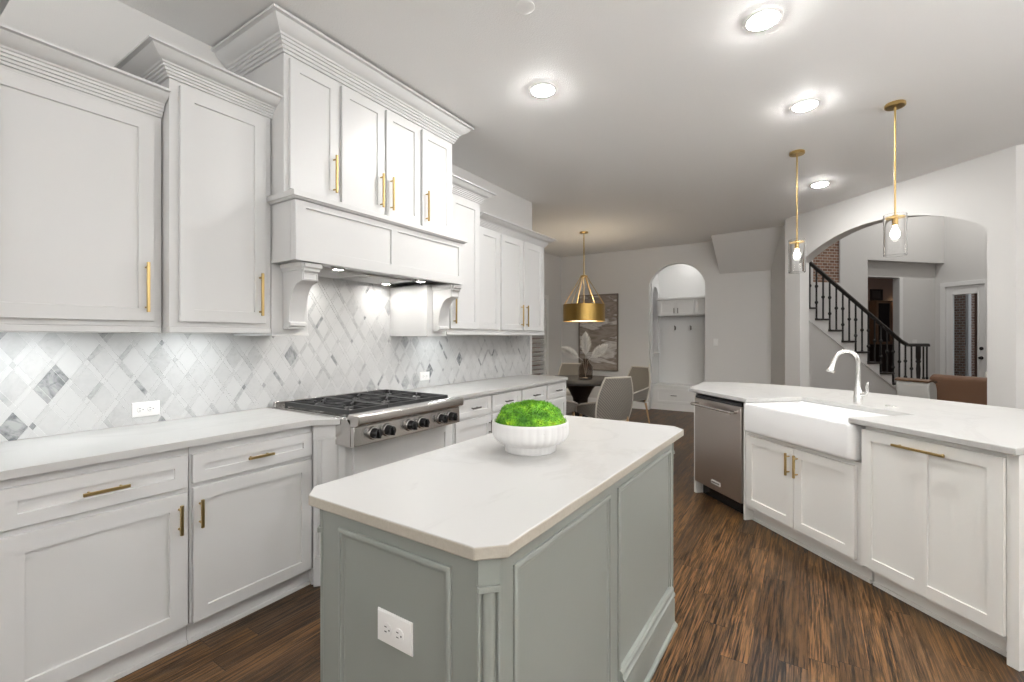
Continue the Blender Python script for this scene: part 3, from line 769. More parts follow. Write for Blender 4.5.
# bowl of moss
bw = empty('moss_bowl', (-.925, 1.555, .915), 'white ribbed ceramic bowl filled with green moss on the island', 'planter')
b = B(); nn = 96; loops = []
def ribbed(r, z, amp): return [Vector((-.925 + 1.1 * (r + amp * math.cos(2 * PI * k / nn * 32)) * math.cos(2 * PI * k / nn), 1.555 + 1.1 * (r + amp * math.cos(2 * PI * k / nn * 32)) * math.sin(2 * PI * k / nn), .9155 + z * 1.08)) for k in range(nn)]
for r, z, a in ((.088, 0, .0003), (.0905, .002, .001), (.0905, .024, .0014), (.0925, .028, .0014), (.108, .033, .0016), (.121, .041, .002), (.130, .051, .0022), (.1355, .063, .0022), (.1365, .078, .0022), (.1365, .100, .0018), (.1365, .108, .0006), (.1345, .111, 0), (.131, .110, 0), (.129, .100, 0), (.125, .07, 0), (.10, .045, 0)):
    loops.append(ribbed(r, z, a))
loft(b, loops); obj('bowl', b, M['bowl'], bw, angle=60)
b = B(); random.seed(4)
NL, NA = 26, 90; loops = []
for i in range(NL):
    tt = i / (NL - 1); rr = .1275 * math.cos(tt * PI / 2 * .985) ** .75; zz = .082 + .098 * math.sin(tt * PI / 2) ** .9
    L = []
    for k in range(NA):
        an = 2 * PI * k / NA; p = Vector((math.cos(an) * rr, math.sin(an) * rr, zz))
        h = noise.noise(p * 26) * .012 + noise.noise(p * 70) * .006 + noise.noise(p * 190) * .0045
        s = min(1, tt * 6 + .12)
        q = p + Vector((math.cos(an) * .35, math.sin(an) * .35, .9)) * h * s
        L.append(Vector((-.925, 1.555, .9155)) + Vector((q.x * 1.1, q.y * 1.1, q.z * 1.04)))
    loops.append(L)
loft(b, loops); 
mo = obj('moss', b, M['moss'], bw, label='bright green preserved moss mound')
b = B(); random.seed(9)
for k in range(2600):
    an = random.uniform(0, 2 * PI); tt = random.random() ** .8; rr = .1265 * math.cos(tt * PI / 2) ** .75; zz = .082 + .098 * math.sin(tt * PI / 2) ** .9
    nrm = Vector((math.cos(an) * (1 - tt) * .8, math.sin(an) * (1 - tt) * .8, .35 + tt)).normalized()
    p = Vector((math.cos(an) * rr, math.sin(an) * rr, zz)) ; p += nrm * (noise.noise(p * 26) * .011 - .001)
    p = Vector((-.925 + p.x * 1.1, 1.555 + p.y * 1.1, .9155 + p.z * 1.04)); d = (nrm + Vector((random.uniform(-.7, .7), random.uniform(-.7, .7), random.uniform(-.4, .6)))).normalized(); s = d.orthogonal().normalized(); L = random.uniform(.006, .013)
    s = (Matrix.Rotation(random.uniform(0, 6.28), 3, d) @ s) * .0016; s2 = d.cross(s)
    ap = b.verts.new(p + d * L); c3 = [b.verts.new(p + v) for v in (s, s2 - s * .5, -s2 - s * .5)]
    for x, y in ((0, 1), (1, 2), (2, 0)): b.faces.new((c3[x], c3[y], ap))
obj('moss_tufts', b, M['moss'], mo, kind='stuff', smooth=False)

# ------------------------------------------------------------------ peninsula
PFN, PDN = -2.411, -2.390          # face frame and door planes (o = -distance)
def pen_unit(name, label, u0, u1, cat='cabinet', z1=.884):
    r = empty(name, FP((u0 + u1) / 2, -2.7, 0), label, cat)
    return r
def pen_carcass(r, u0, u1, z0=.095, z1=.884, o1=PFN):
    b = B(); box(b, FP, u0, u1, -3.02, o1, z0, z1); obj('carcass', b, M['pen'], r, bevel=.0015)
def pen_toe(r, u0, u1):
    b = B(); box(b, FP, u0, u1, -3.02, -2.472, .0005, .0945); box(b, FP, u0, u1, -2.4718, -2.460, .0005, .019); obj('toe_kick', b, M['pen'], r)
# sink base
r = pen_unit('sink_base_cabinet', 'grey white sink cabinet with two doors under the farmhouse sink', 2.05, 2.955)
pen_carcass(r, 2.052, 2.955, .095, .668); pen_toe(r, 2.052, 2.955)
door(FP, 2.505, 2.936, .125, .645, PFN + .0005, PDN, r, 'pen', ha=2.536, hz=.535, hl=.145); door(FP, 2.085, 2.500, .125, .645, PFN + .0005, PDN, r, 'pen', ha=2.470, hz=.535, hl=.145)
b = B(); box(b, FP, 2.956, 2.972, -3.02, -2.40, .0005, .884); obj('end_panel', b, M['pen'], r, bevel=.0015)
# waste pull-out
r = pen_unit('pull_out_cabinet', 'grey white pull-out cabinet with one wide two-panel front and long brass pull', 1.40, 2.05)
pen_carcass(r, 1.43, 2.038); pen_toe(r, 1.43, 2.038)
b = B(); a0, a1, z0, z1 = 1.428, 2.043, .117, .862
box(b, FP, a0, a1, PFN + .0005, PDN - .010, z0, z1)
for qa in ((a0, a0 + .055, z0, z1), (a1 - .055, a1, z0, z1), (1.717, 1.773, z0, z1)): box(b, FP, qa[0], qa[1], PDN - .0102, PDN, qa[2], qa[3])
for (c0, c1) in ((a0 + .055, 1.717), (1.773, a1 - .055)):
    for (e0, e1) in ((z0, z0 + .058), (z1 - .058, z1)): box(b, FP, c0, c1, PDN - .0102, PDN, e0, e1)
d = obj('drawer_front', b, M['pen'], r, bevel=.001); bar_pull(FP, 1.742, .818, PDN, .235, d, False)
b = B(); box(b, FP, 1.385, 1.4265, -3.02, -2.405, .0005, .884); obj('end_post', b, M['pen'], r, bevel=.002)
# end panel left of the dishwasher, back panel
b = B(); box(b, FP, 3.566, 3.60, -3.02, -2.405, .0005, .884)
obj('end_panel', b, M['pen'], None, 'narrow grey white end panel left of the dishwasher', 'panel', bevel=.002)
b = B(); box(b, FP, 1.385, 3.60, -3.06, -3.022, .0005, .884)
obj('back_panel', b, M['pen'], None, 'grey white back panel of the sink peninsula facing the family room', 'panel', bevel=.002)
# dishwasher
r = empty('dishwasher', FP(3.27, -2.7, 0), 'warm stainless dishwasher with long bar handle beside the farmhouse sink', 'dishwasher')
b = B(); box(b, FP, 2.978, 3.562, -3.0, -2.42, .105, .868); obj('tub', b, M['nickel_dark'], r)
b = B(); box(b, FP, 2.982, 3.558, -2.4195, -2.385, .115, .838); obj('door', b, M['steel_warm'], r, bevel=.004)
b = B(); box(b, FP, 2.982, 3.558, -2.4195, -2.392, .8385, .866); obj('control_strip', b, M['black'], r, bevel=.002)
b = B(); box(b, FP, 2.978, 3.562, -3.0, -2.47, .0005, .1045); obj('toe_panel', b, M['black'], r)
b = B(); bar(b, FP(3.01, -2.335, .792), FP(3.53, -2.335, .792), .0115, 14); 
hdl = obj('handle', b, M['steel'], r, label='round stainless bar handle')
for u in (3.035, 3.505):
    b = B(); bar(b, FP(u, -2.3845, .792), FP(u, -2.326, .792), .0135, 14); obj('handle_mount', b, M['steel'], hdl)
b = B(); box(b, FP, 3.215, 3.325, -2.3846, -2.381, .166, .196); bd = obj('badge', b, M['plastic'], r, label='small pale nameplate', bevel=.001)
b = B(); box(b, FP, 3.222, 3.318, -2.3808, -2.3803, .176, .186); obj('lettering_band', b, M['nickel_dark'], bd)
# farmhouse sink
r = empty('farmhouse_sink', FP(2.445, -2.6, .672), 'white apron-front farmhouse sink set into the peninsula', 'sink')
b = B(); U0, U1, Q0, Q1 = 2.072, 2.935, 2.356, 2.87
def ring(ins, z, rad): return [FP(a, -o, z) for a, o in rrect(U0 + ins, U1 - ins, Q0 + ins, Q1 - ins, rad, 6)]
loft(b, [ring(.022, .6735, .03), ring(.008, .6765, .034), ring(.002, .684, .036), ring(0, .695, .036), ring(0, .868, .036), ring(.002, .876, .035), ring(.006, .8815, .032), ring(.012, .884, .03), ring(.020, .884, .028), ring(.026, .881, .026), ring(.030, .872, .024), ring(.034, .72, .03), ring(.05, .70, .04), ring(.08, .695, .05)])
obj('basin', b, M['ceramic'], r, angle=50)
b = B(); c = FP(2.445, -2.60, .6955); lathe(b, c, [(.045, 0), (.045, .003), (.03, .004), (.028, .001)], 24); obj('drain', b, M['chrome'], r)
# peninsula counter, notched for the sink
back = [(1.373, 3.74), (1.9, 3.72), (2.3, 3.695), (2.79, 3.655), (3.12, 3.60), (3.46, 3.475), (3.73, 3.33), (3.93, 3.17), (4.05, 3.0), (4.10, 2.85)]
pts = [(1.373, 2.365), (2.10, 2.365), (2.10, 2.40), (2.10, 2.845), (2.90, 2.845), (2.90, 2.365), (3.615, 2.365)] + back[::-1]
slab('countertop', [tuple((D * u + N * n_)[:2]) for u, n_ in pts], 'white quartz peninsula counter holding the farmhouse sink and faucet')
# faucet
fb = FP(2.515, -2.915, .9152)
r = empty('kitchen_faucet', fb, 'tall polished gooseneck kitchen faucet with pull-down head behind the sink', 'faucet')
b = B(); lathe(b, fb, [(.027, 0), (.027, .05), (.0255, .055), (.024, .058), (.024, .085), (.020, .095), (.017, .12), (.0145, .17), (.0135, .2)], 24); obj('body', b, M['chrome'], r)
b = B(); dirf = (-N * .92 + D * .38).normalized(); R_ = .071
path = [fb + Z * .18, fb + Z * .26]
for k in range(0, 13):
    an = PI * k / 12 * .93
    path.append(fb + Z * (.285 + R_ * math.sin(an)) + dirf * (R_ - R_ * math.cos(an)))
obj('spout', tube(b, path, .0128, 14), M['chrome'], r)
e0 = path[-1]; dv = (path[-1] - path[-2]).normalized()
b = B(); tube(b, [e0 - dv * .002, e0 + dv * .03, e0 + dv * .075, e0 + dv * .082, e0 + dv * .092], [.0132, .0145, .023, .0245, .022], 18); obj('spray_head', b, M['chrome'], r)
b = B(); sd = -D
p = fb + Z * .065
tube(b, [p + sd * .02, p + sd * .055], .013, 14); tube(b, [p + sd * .05 + Z * .0, p + sd * .066 + Z * .02, p + sd * .062 + Z * .055, p + sd * .070 + Z * .088], [.010, .009, .0075, .0055], 12); obj('lever', b, M['chrome'], r)
for (u, n_, lab) in ((2.385, 3.0, 'small round chrome button on the counter right of the faucet, nearer it'), (2.335, 2.99, 'small round chrome button on the counter right of the faucet, farther from it')):
    b = B(); lathe(b, FP(u, -n_, .9152), [(.016, 0), (.016, .004), (.013, .007), (.002, .008)], 20); obj('counter_button', b, M['chrome'], None, lab, 'button')

# ------------------------------------------------------------------ ceiling lights
def can(x, y, label, z=H, R=.095, lens='can'):
    r = empty('recessed_light', (x, y, z - .012), label, 'ceiling light')
    b = B(); lathe(b, (x, y, z), [(R, -.0005), (R, -.006), (R - .006, -.010), (R - .018, -.011), (R - .022, -.006), (R - .024, -.0005)], 36, False, False); obj('trim_ring', b, M['plastic'], r)
    b = B(); lathe(b, (x, y, z), [(R - .0235, -.0006), (R - .0235, -.010), (R - .032, -.017), (R - .05, -.022), (.002, -.024)], 36); obj('lens', b, M[lens], r)
can(-.20, 2.746, 'lit recessed ceiling light highest in the picture, over the peninsula end of the island')
can(-1.512, 2.711, 'lit recessed ceiling light between island and range hood')
can(-.018, 3.927, 'lit recessed ceiling light over the floor between the island and dishwasher')
can(.111, 6.038, 'lit recessed ceiling light beyond the hanging pendants')
can(-1.80, 8.82, 'lit recessed ceiling light added unseen inside the mudroom alcove', R=.06, lens='can_mud_added')  # hidden downlight added to brighten the mudroom
def disc(x, y, label, R=.09, name='smoke_detector', cat='detector'):
    b = B(); lathe(b, (x, y, H), [(R, -.0005), (R, -.003), (R * .93, -.005), (R * .3, -.0055), (.003, -.006)], 32); obj(name, b, M['plastic'], None, label, cat)
disc(-1.485, 6.32, 'flat white round ceiling disc between the brass drum pendant and arch', .12)
disc(-1.212, 1.984, 'small flat white round ceiling disc near the top of the picture', .05)

# unseen uplight added to lift the ceiling, behind the camera's right shoulder
tl = empty('added_uplight', (2.4, .6, 0), 'slim brass floor uplight added out of view to brighten the ceiling', 'lamp')
b = B(); lathe(b, (2.4, .6, 0), [(.15, .0005), (.15, .018), (.03, .03), (.014, .05)], 28); obj('base', b, M['brass'], tl)
b = B(); bar(b, (2.4, .6, .05), (2.4, .6, 1.70), .012, 12); obj('pole', b, M['brass'], tl)
b = B(); lathe(b, (2.4, .6, 1.70), [(.02, 0), (.12, .03), (.20, .085), (.215, .11), (.205, .11), (.19, .088), (.11, .038), (.01, .02)], 36); obj('bowl', b, M['brass'], tl)
b = B(); lathe(b, (2.4, .6, 1.79), [(.185, 0), (.185, .004), (.002, .0045)], 32); obj('lens', b, M['uplight_glow'], tl)

# glass pendants over the peninsula
def pendant(x, y, label):
    r = empty('pendant_light', (x, y, 1.955), label, 'pendant light')
    b = B(); lathe(b, (x, y, H), [(.060, -.0005), (.062, -.004), (.062, -.022), (.058, -.026), (.008, -.028)], 32); obj('canopy', b, M['brass'], r)
    b = B(); bar(b, (x, y, H - .027), (x, y, 2.245), .0062, 12); obj('rod', b, M['brass'], r)
    b = B(); lathe(b, (x, y, 2.17), [(.016, 0), (.018, .002), (.018, .055), (.060, .0555), (.0605, .060), (.020, .062), (.016, .076), (.006, .080)], 28); obj('socket', b, M['brass'], r)
    b = B(); lathe(b, (x, y, 0), [(.0635, 1.955), (.0655, 1.953), (.0675, 1.955), (.0675, 2.248), (.0655, 2.25), (.0635, 2.248)], 40, False, False)
    # close the wall of the tube
    bmesh.ops.bridge_loops(b, edges=[e for e in b.edges if len(e.link_faces) == 1])
    obj('glass_shade', b, M['glass'], r)
    b = B(); lathe(b, (x, y, 2.075), [(.003, 0), (.016, .004), (.026, .018), (.029, .034), (.026, .05), (.018, .068), (.013, .08), (.013, .094)], 24); obj('bulb', b, M['bulb'], r)
    return r
pendant(-.084, 4.882, 'clear glass cylinder pendant on a brass rod, farther one left of the arch')
pendant(.527, 4.262, 'clear glass cylinder pendant on a brass rod, nearer one in front of the arch')

# dining drum pendant
x, y = -3.01, 6.74
r = empty('drum_pendant', (x, y, 1.61), 'antique brass drum pendant hung over the dark dining table', 'pendant light')
b = B(); lathe(b, (x, y, H), [(.068, -.0005), (.068, -.012), (.058, -.02), (.008, -.022)], 28); obj('canopy', b, M['brass'], r)
b = B(); bar(b, (x, y, H - .02), (x, y, 2.36), .009, 12); obj('rod', b, M['brass'], r)
b = B(); lathe(b, (x, y, 2.33), [(.02, 0), (.055, .004), (.058, .02), (.03, .032), (.01, .04)], 24); obj('hub', b, M['brass'], r)
for k in range(6):
    an = 2 * PI * k / 6 + .3; b = B(); bar(b, (x + .045 * math.cos(an), y + .045 * math.sin(an), 2.345), (x +   .322 * math.cos(an), y + .322 * math.sin(an), 1.88), .0055, 8); obj('arm', b, M['brass'], r)
m_ = mat('aged_brass_sheet', (.42, .27, .085), .38, 1.0); M['drum'] = m_
b = B(); lathe(b, (x, y, 0), [(.326, 1.622), (.332, 1.618), (.332, 1.885), (.329, 1.889), (.326, 1.885), (.326, 1.622)], 48, False, False); obj('shade', b, M['drum'], r)
b = B(); lathe(b, (x, y, 1.635), [(.3255, 0), (.3255, .004), (.002, .0045)], 40); obj('diffuser', b, M['drum_glow'], r)
b = B(); lathe(b, (x, y, 1.70), [(.003, 0), (.03, .012), (.036, .035), (.02, .07), (.012, .09)], 16); obj('bulb', b, M['bulb_drum'], r)
b = B(); bar(b, (x, y, 1.785), (x, y, 2.335), .007, 8); obj('lower_stem', b, M['brass'], r)

# ------------------------------------------------------------------ dining set
TX, TY, TR = -2.78, 6.10, .68
r = empty('dining_table', (TX, TY, 0), 'round dark wood pedestal dining table under the brass drum pendant', 'table')
b = B(); lathe(b, (TX, TY, .72), [(TR - .03, 0), (TR - .005, .006), (TR, .02), (TR - .002, .036), (TR - .01, .04)], 64); obj('tabletop', b, M['dark_table'], r)
b = B(); lathe(b, (TX, TY, .0), [(.30, .0005), (.31, .03), (.24, .06), (.13, .16), (.10, .32), (.11, .48), (.18, .62), (.28, .7195)], 36); obj('pedestal', b, M['black_wood'], r)
vx, vy = TX + .06, TY + .05
r = empty('glass_vase', (vx, vy, .762), 'smoked glass vase of pampas on the dining table', 'vase')
b = B(); lathe(b, (vx, vy, .762), [(.09, 0), (.10, .008), (.105, .12), (.10, .18), (.055, .24), (.042, .27), (.048, .292), (.044, .292), (.038, .27), (.051, .238), (.095, .178), (.10, .12), (.094, .014), (.01, .012)], 32); obj('body', b, M['smoke_glass'], r)
for k, (ax, az, L, lab) in enumerate(((-.34, .36, .34, 'cream pampas plume leaning left out of the smoked vase'), (.02, .52, .34, 'cream pampas plume standing upright in the smoked vase'), (.30, .42, .34, 'cream pampas plume leaning right out of the smoked vase'))):
    side = Vector((math.cos(TH), math.sin(TH), 0))
    pr = empty('pampas_plume', (vx, vy + .0, .78), lab, 'dried plant')
    p0 = Vector((vx, vy, .785)); p1 = Vector((vx, vy, 1.02)) + side * ax * .1; p2 = Vector((vx, vy, .98)) + side * ax * .55 + Z * az * .45; p3 = Vector((vx, vy, .98)) + side * ax + Z * az * .62
    if k == 1: p3 = Vector((vx, vy, 1.0)) + Z * .42
    b = B(); tube(b, [p0, p1, p2], .003, 6); obj('stem', b, M['pampas'], pr)
    random.seed(20 + k); b = B(); ax_ = (p3 - p1)
    for q in range(1800):
        tt = random.random(); c = p1 + ax_ * (.25 + .75 * tt); rr = .085 * math.sin(PI * min(1, tt * .9 + .1)) + .006
        d = Vector((random.gauss(0, 1), random.gauss(0, 1), random.gauss(0, 1))).normalized()
        base_ = c + d * rr * .3; tip = c + d * rr + ax_.normalized() * .03; s = d.orthogonal().normalized() * .004; s2 = d.cross(s)
        vs = [b.verts.new(base_ + s), b.verts.new(base_ - s * .5 + s2), b.verts.new(base_ - s * .5 - s2)]; vt = b.verts.new(tip)
        for (i, j) in ((0, 1), (1, 2), (2, 0)): b.faces.new((vs[i], vs[j], vt))
    obj('plume', b, M['pampas'], pr, smooth=False)

def chair_proto(label):
    """built about its own origin, facing +y"""
    r = empty('dining_chair', (0, 0, 0), label, 'chair')
    b = B(); loft(b, [[Vector((a, o, z)) for a, o in rrect(-.235 + i, .235 - i, -.22 + i, .25 - i, .05, 5)] for i, z in ((.012, .40), (0, .41), (0, .435), (.01, .452), (.04, .458))])
    obj('seat', b, M['cushion'], r, local=True)
    def bp(u, v):  # backrest surface u -1..1, v 0..1
        wd = .225 + .07 * v * (1 - v) * 2 - .05 * v * v; y = -.24 - .10 * v + .05 * (u * u) * (1 - .4 * v)
        return Vector((u * wd, y, .36 + .53 * v))
    b = B(); nu, nv = 12, 12
    fr = [[bp(-1 + 2 * i / nu, j / nv) for i in range(nu + 1)] for j in range(nv + 1)]
    gf = [[b.verts.new(p + Vector((0, .006, 0))) for p in row] for row in fr]; gb = [[b.verts.new(p - Vector((0, .006, 0))) for p in row] for row in fr]
    for j in range(nv):
        for i in range(nu):
            b.faces.new((gf[j][i], gf[j][i + 1], gf[j + 1][i + 1], gf[j + 1][i])); b.faces.new((gb[j][i + 1], gb[j][i], gb[j + 1][i], gb[j + 1][i + 1]))
    obj('backrest', b, M['weave'], r, local=True)
    b = B(); loopp = [bp(-1, j / 10) for j in range(11)] + [bp(-1 + 2 * i / 8, 1) for i in range(1, 8)] + [bp(1, 1 - j / 10) for j in range(11)] + [bp(1 - 2 * i / 8, 0) for i in range(1, 9)]
    tube(b, loopp, .011, 8); obj('back_frame', b, M['chair_frame'], r, local=True)
    for s in (-1, 1):
        b = B(); a0 = bp(s, .45); pth = [a0, Vector((s * .268, -.12, .575)), Vector((s * .272, .06, .54)), Vector((s * .266, .19, .505)), Vector((s * .25, .24, .42))]
        tube(b, pth, .011, 8); ar_ = obj('arm', b, M['chair_frame'], r, local=True)
        b = B(); up = [a0, Vector((s * .267, -.12, .567)), Vector((s * .271, .06, .532)), Vector((s * .265, .185, .50))]; lo = [bp(s, .08) , Vector((s * .25, -.10, .415)), Vector((s * .25, .08, .415)), Vector((s * .248, .22, .415))]
        for oo in (-.005, .005):
            vu = [b.verts.new(p + Vector((oo, 0, 0))) for p in up]; vl = [b.verts.new(p + Vector((oo, 0, 0))) for p in lo]
            for k in range(3): b.faces.new((vu[k], vu[k + 1], vl[k + 1], vl[k]))
        obj('side_weave', b, M['weave'], ar_, local=True)
        for (ly, ty) in ((.20, .24), (-.20, -.27)):
            b = B(); tube(b, [Vector((s * .20, ly, .41)), Vector((s * .235, ty, .0005))], [.018, .011], 12); obj('leg', b, M['leg_wood'], r, local=True)
    return r
def copy_tree(o, parent=None):
    c = o.copy(); COL.objects.link(c)
    if parent: c.parent = parent
    for ch_ in list(o.children): copy_tree(ch_, c)
    return c
proto = chair_proto('woven rope dining chair nearest the camera, its back turned towards the island')
spots = [(-2.13, 5.36, .95, None), (-2.38, 6.92, None, 'woven rope dining chair right of the table beside the small arch'), (-3.42, 7.20, None, 'woven rope dining chair behind the vase, facing the kitchen'), (-2.76, 5.20, 0.05, 'woven rope dining chair half hidden by the far end of the left counter')]
for i, (cx_, cy_, rz, lab) in enumerate(spots):
    o = proto if i == 0 else copy_tree(proto)
    if lab: o['label'] = lab
    o.location = (cx_, cy_, 0); o.rotation_euler.z = rz if rz is not None else math.atan2(-(TX - cx_), TY - cy_)
    o['group'] = 'woven rope dining chairs'

# painting on the far wall
r = empty('framed_painting', (-3.53, YF - .02, .70), 'large abstract painting in taupe and white on the dining wall', 'painting')
b = B(); rings(b, FW, -3.95, -3.115, .70, 2.225, [(0, -YF + .0015), (0, -YF + .04), (.022, -YF + .04), (.022, -YF + .028)], cap1=False); obj('frame', b, mat('taupe_frame', (.17, .14, .115), .5), r)
b = B(); box(b, FW, -3.927, -3.138, -YF + .002, -YF + .03, .723, 2.202); obj('canvas', b, M['canvas'], r)

# ------------------------------------------------------------------ mudroom built-in
r = empty('hall_locker', (-1.83, 9.0, 0), 'white built-in mudroom bench with drawer and hooks seen through the small arch', 'bench')
b = B(); box(b, FW, -2.495, -.955, -9.215, -8.76, .0005, .43); obj('bench_box', b, M['white_bright'], r, bevel=.002)
b = B(); box(b, FW, -2.497, -.953, -9.215, -8.742, .4305, .468); obj('seat', b, M['white_bright'], r, bevel=.004)
for (a0, a1) in ((-2.43, -1.75), (-1.72, -1.02)):
    dd = door(FW, a0, a1, .13, .40, -8.7595, -8.742, r, 'white_bright', 'drawer', .045, (a0 + a1) / 2, .28, .11, False, 'nickel_dark')
b = B(); box(b, FW, -2.495, -.955, -8.7595, -8.745, .0005, .105); obj('kick_board', b, M['white_bright'], r)
b = B(); box(b, FW, -2.43, -.955, -9.215, -9.195, .4685, 1.76)
box(b, FW, -2.43, -.955, -9.1948, -9.18, 1.50, 1.60); obj('back_board', b, M['white_bright'], r)
for k, a in enumerate((-2.17, -1.88, -1.59, -1.30)):
    b = B(); box(b, FW, a - .012, a + .012, -9.1795, -9.17, 1.51, 1.58)
    tube(b, [FW(a, -9.17, 1.56), FW(a, -9.12, 1.565), FW(a, -9.10, 1.59)], .007, 8); tube(b, [FW(a, -9.17, 1.53), FW(a, -9.14, 1.51), FW(a, -9.125, 1.535)], .007, 8); obj('coat_hook', b, M['nickel_dark'], r)
r = empty('wall_cabinet', (-1.83, 9.05, 1.78), 'white upper cabinet row above the mudroom bench inside the small arch', 'cabinet')
b = B(); box(b, FW, -2.44, -.955, -9.215, -8.93, 1.775, 2.075); obj('carcass', b, M['white_bright'], r, bevel=.002)
b = B(); box(b, FW, -2.46, -.955, -9.215, -8.90, 2.0755, 2.12); obj('cornice', b, M['white_bright'], r, bevel=.006)
for k, (a0, a1) in enumerate(((-2.40, -2.10), (-2.08, -1.78), (-1.76, -1.46), (-1.44, -1.14))):
    door(FW, a0, a1, 1.79, 2.065, -8.9295, -8.91, r, 'white_bright', st=.04, ha=a1 - .025 if k % 2 == 0 else a0 + .025, hz=1.87, hl=.10, hm='nickel_dark')

# ------------------------------------------------------------------ foyer beyond the large arch
UST = 6.44
RUN, RIS = .27, .187
def NK(k): return 6.58 + RUN * (10 - k)
# wall under the stair
f = B(); plate(f, FU, [(5.73, 0), (8.98, 0), (8.98, .02), (8.85, .07), (6.30, 1.84), (6.18, 1.93), (6.18, 5.0), (5.73, 5.0)], -UST - .12, -UST - .02); struct('wall_understair', f, M['wall'])
st = empty('staircase', FU(7.6, -UST - .55, 0), 'staircase with black treads and white risers beyond the wide arch', 'staircase')
b = B(); plate(b, FU, [(6.18, 1.835), (8.97, -.0), (9.02, .0), (9.02, .02)] + [pt for k in range(1, 12) for pt in ((NK(k) - .012, RIS * (k - 1) + .0), (NK(k) - .012, RIS * k - .031))] + [(6.18, RIS * 11 - .031)], -UST - .019, -UST + .0)
obj('stringer', b, M['trim'], st, smooth=False)
for k in range(1, 12):
    n0 = NK(k) - RUN
    b = B(); box(b, FU, n0 - .005, NK(k) + .018, -7.49, -UST + .03, RIS * k - .030, RIS * k); obj('tread', b, M['black_wood'], st, bevel=.006)
    b = B(); box(b, FU, NK(k) - .03, NK(k) - .013, -7.49, -UST - .02, RIS * (k - 1) + .0005, RIS * k - .0305); obj('riser', b, M['trim'], st)
rl = empty('stair_railing', FU(8.8, -UST - .05, 0), 'black stair railing with knuckled iron balusters and turned newel post', 'railing')
uo = -UST - .045
hz = lambda n_: 2.632 - .6905 * (n_ - 6.52)
b = B()
pf = [(-.03, -.028), (.03, -.028), (.034, -.008), (.024, .022), (.0, .030), (-.024, .022), (-.034, -.008)]
loops = []
for (n_, z) in ((6.20, hz(6.20)), (8.45, hz(8.45)), (8.60, 1.228), (9.06, 1.226)):
    loops.append([FU(n_, uo + p, z + q_) for p, q_ in pf])
loft(b, loops); obj('handrail', b, M['black_wood'], rl)
b = B(); c = FU(8.835, uo, 0); lathe(b, c, [(.05, .0005), (.05, .38), (.03, .40), (.04, .46), (.024, .55), (.034, .80), (.026, .90), (.042, .93), (.03, .96), (.038, 1.0), (.038, 1.199)], 20); obj('newel_post', b, M['black_wood'], rl)
cnt = 0
for k in range(2, 12):
    for j in (0, 1):
        n_ = NK(k) - .06 - j * .135
        if n_ < 6.24 : continue
        z0 = RIS * k + .0005; z1 = (hz(n_) if n_ < 8.52 else 1.26) - .025
        b = B(); c = FU(n_, uo, 0); s = .0095
        box(b, FU, n_ - s, n_ + s, uo - s, uo + s, z0, z1)
        hs = ((.5,), (.33, .66))[cnt % 2]
        for h in hs:
            zz = z0 + (z1 - z0) * h; lathe(b, c, [(.011, zz - .032), (.026, zz - .009), (.026, zz + .009), (.011, zz + .032)], 10)
        lathe(b, c, [(.018, z0), (.018, z0 + .012), (.009, z0 + .022)], 8)
        obj('baluster', b, M['iron_rail'], rl, bevel=0); cnt += 1
for n_ in (8.95, 9.03):
    b = B(); s = .0095; box(b, FU, n_ - s, n_ + s, uo - s, uo + s, .0005, 1.196); lathe(b, FU(n_, uo, 0), [(.009, .6), (.022, .62), (.022, .64), (.009, .66)], 10); obj('baluster', b, M['iron_rail'], rl)
# far wall beside the stair: niche under a header, doorway to a brown room, high window
UA, UB = 7.5, 7.67
f = B()
for qa in ((6.15, 7.62, 0, 5.0), (8.26, 8.93, 0, 5.0), (7.62, 8.26, 0, 2.45), (7.62, 8.26, 4.0, 5.0), (8.93, 10.92, 2.93, 5.0)):
    box(f, FU, qa[0], qa[1], -UA - .12, -UA, qa[2], qa[3])
struct('wall_stair', f, M['wall'])
f = B()
for qa in ((8.80, 8.93, 0, 2.93), (9.93, 10.95, 0, 2.93), (8.93, 9.93, 2.62, 2.93)): box(f, FU, qa[0], qa[1], -UB - .12, -UB, qa[2], qa[3])
struct('wall_niche', f, M['wall'])
f = B(); box(f, FU, 8.80, 10.92, -UB - .0, -UA - .12, 2.93, 3.0); struct('trim_niche_soffit', f, M['wall'])
for k, (a0, a1, z1) in enumerate(((9.93, 10.02, 2.70),)):
    f = B(); box(f, FU, a0, a1, -UB - .0005, -UB + .02, 0, 2.62); struct('trim_doorway', f, M['trim'], bevel=.003)
f = B(); box(f, FP, 2.4, 5.60, -11.02, -10.9, 0, 5.0) ; f.free(); f = B()
# door wall N = 10.9, door opening in it
DU0, DU1, DZ = 6.79, 7.47, 2.42
for qa in ((2.6, DU0, 0, 5.0), (DU1, 7.8, 0, 5.0), (DU0, DU1, DZ, 5.0)): box(f, FP, qa[0], qa[1], -11.03, -10.90, qa[2], qa[3])
struct('wall_foyer', f, M['wall'])
dr = B()
st_ = .125
for qa in ((DU0, DU0 + st_, .012, DZ - .004), (DU1 - st_, DU1, .012, DZ - .004), (DU0 + st_, DU1 - st_, .012, .28), (DU0 + st_, DU1 - st_, DZ - .17, DZ - .004)): box(dr, FP, qa[0] + .002, qa[1] - .002, -10.955, -10.91, qa[2], qa[3])
dro = struct('door_1', dr, M['trim'], bevel=.003)
b = B(); box(b, FP, DU0 + st_ - .01, DU1 - st_ + .01, -10.936, -10.930, .27, DZ - .16); obj('pane', b, M['pane'], dro)
b = B(); mould_ring(b, FP, DU0 + st_ - .02, DU1 - st_ + .02, .26, DZ - .15, -10.909, .03, .01); obj('glass_bead', b, M['trim'], dro)
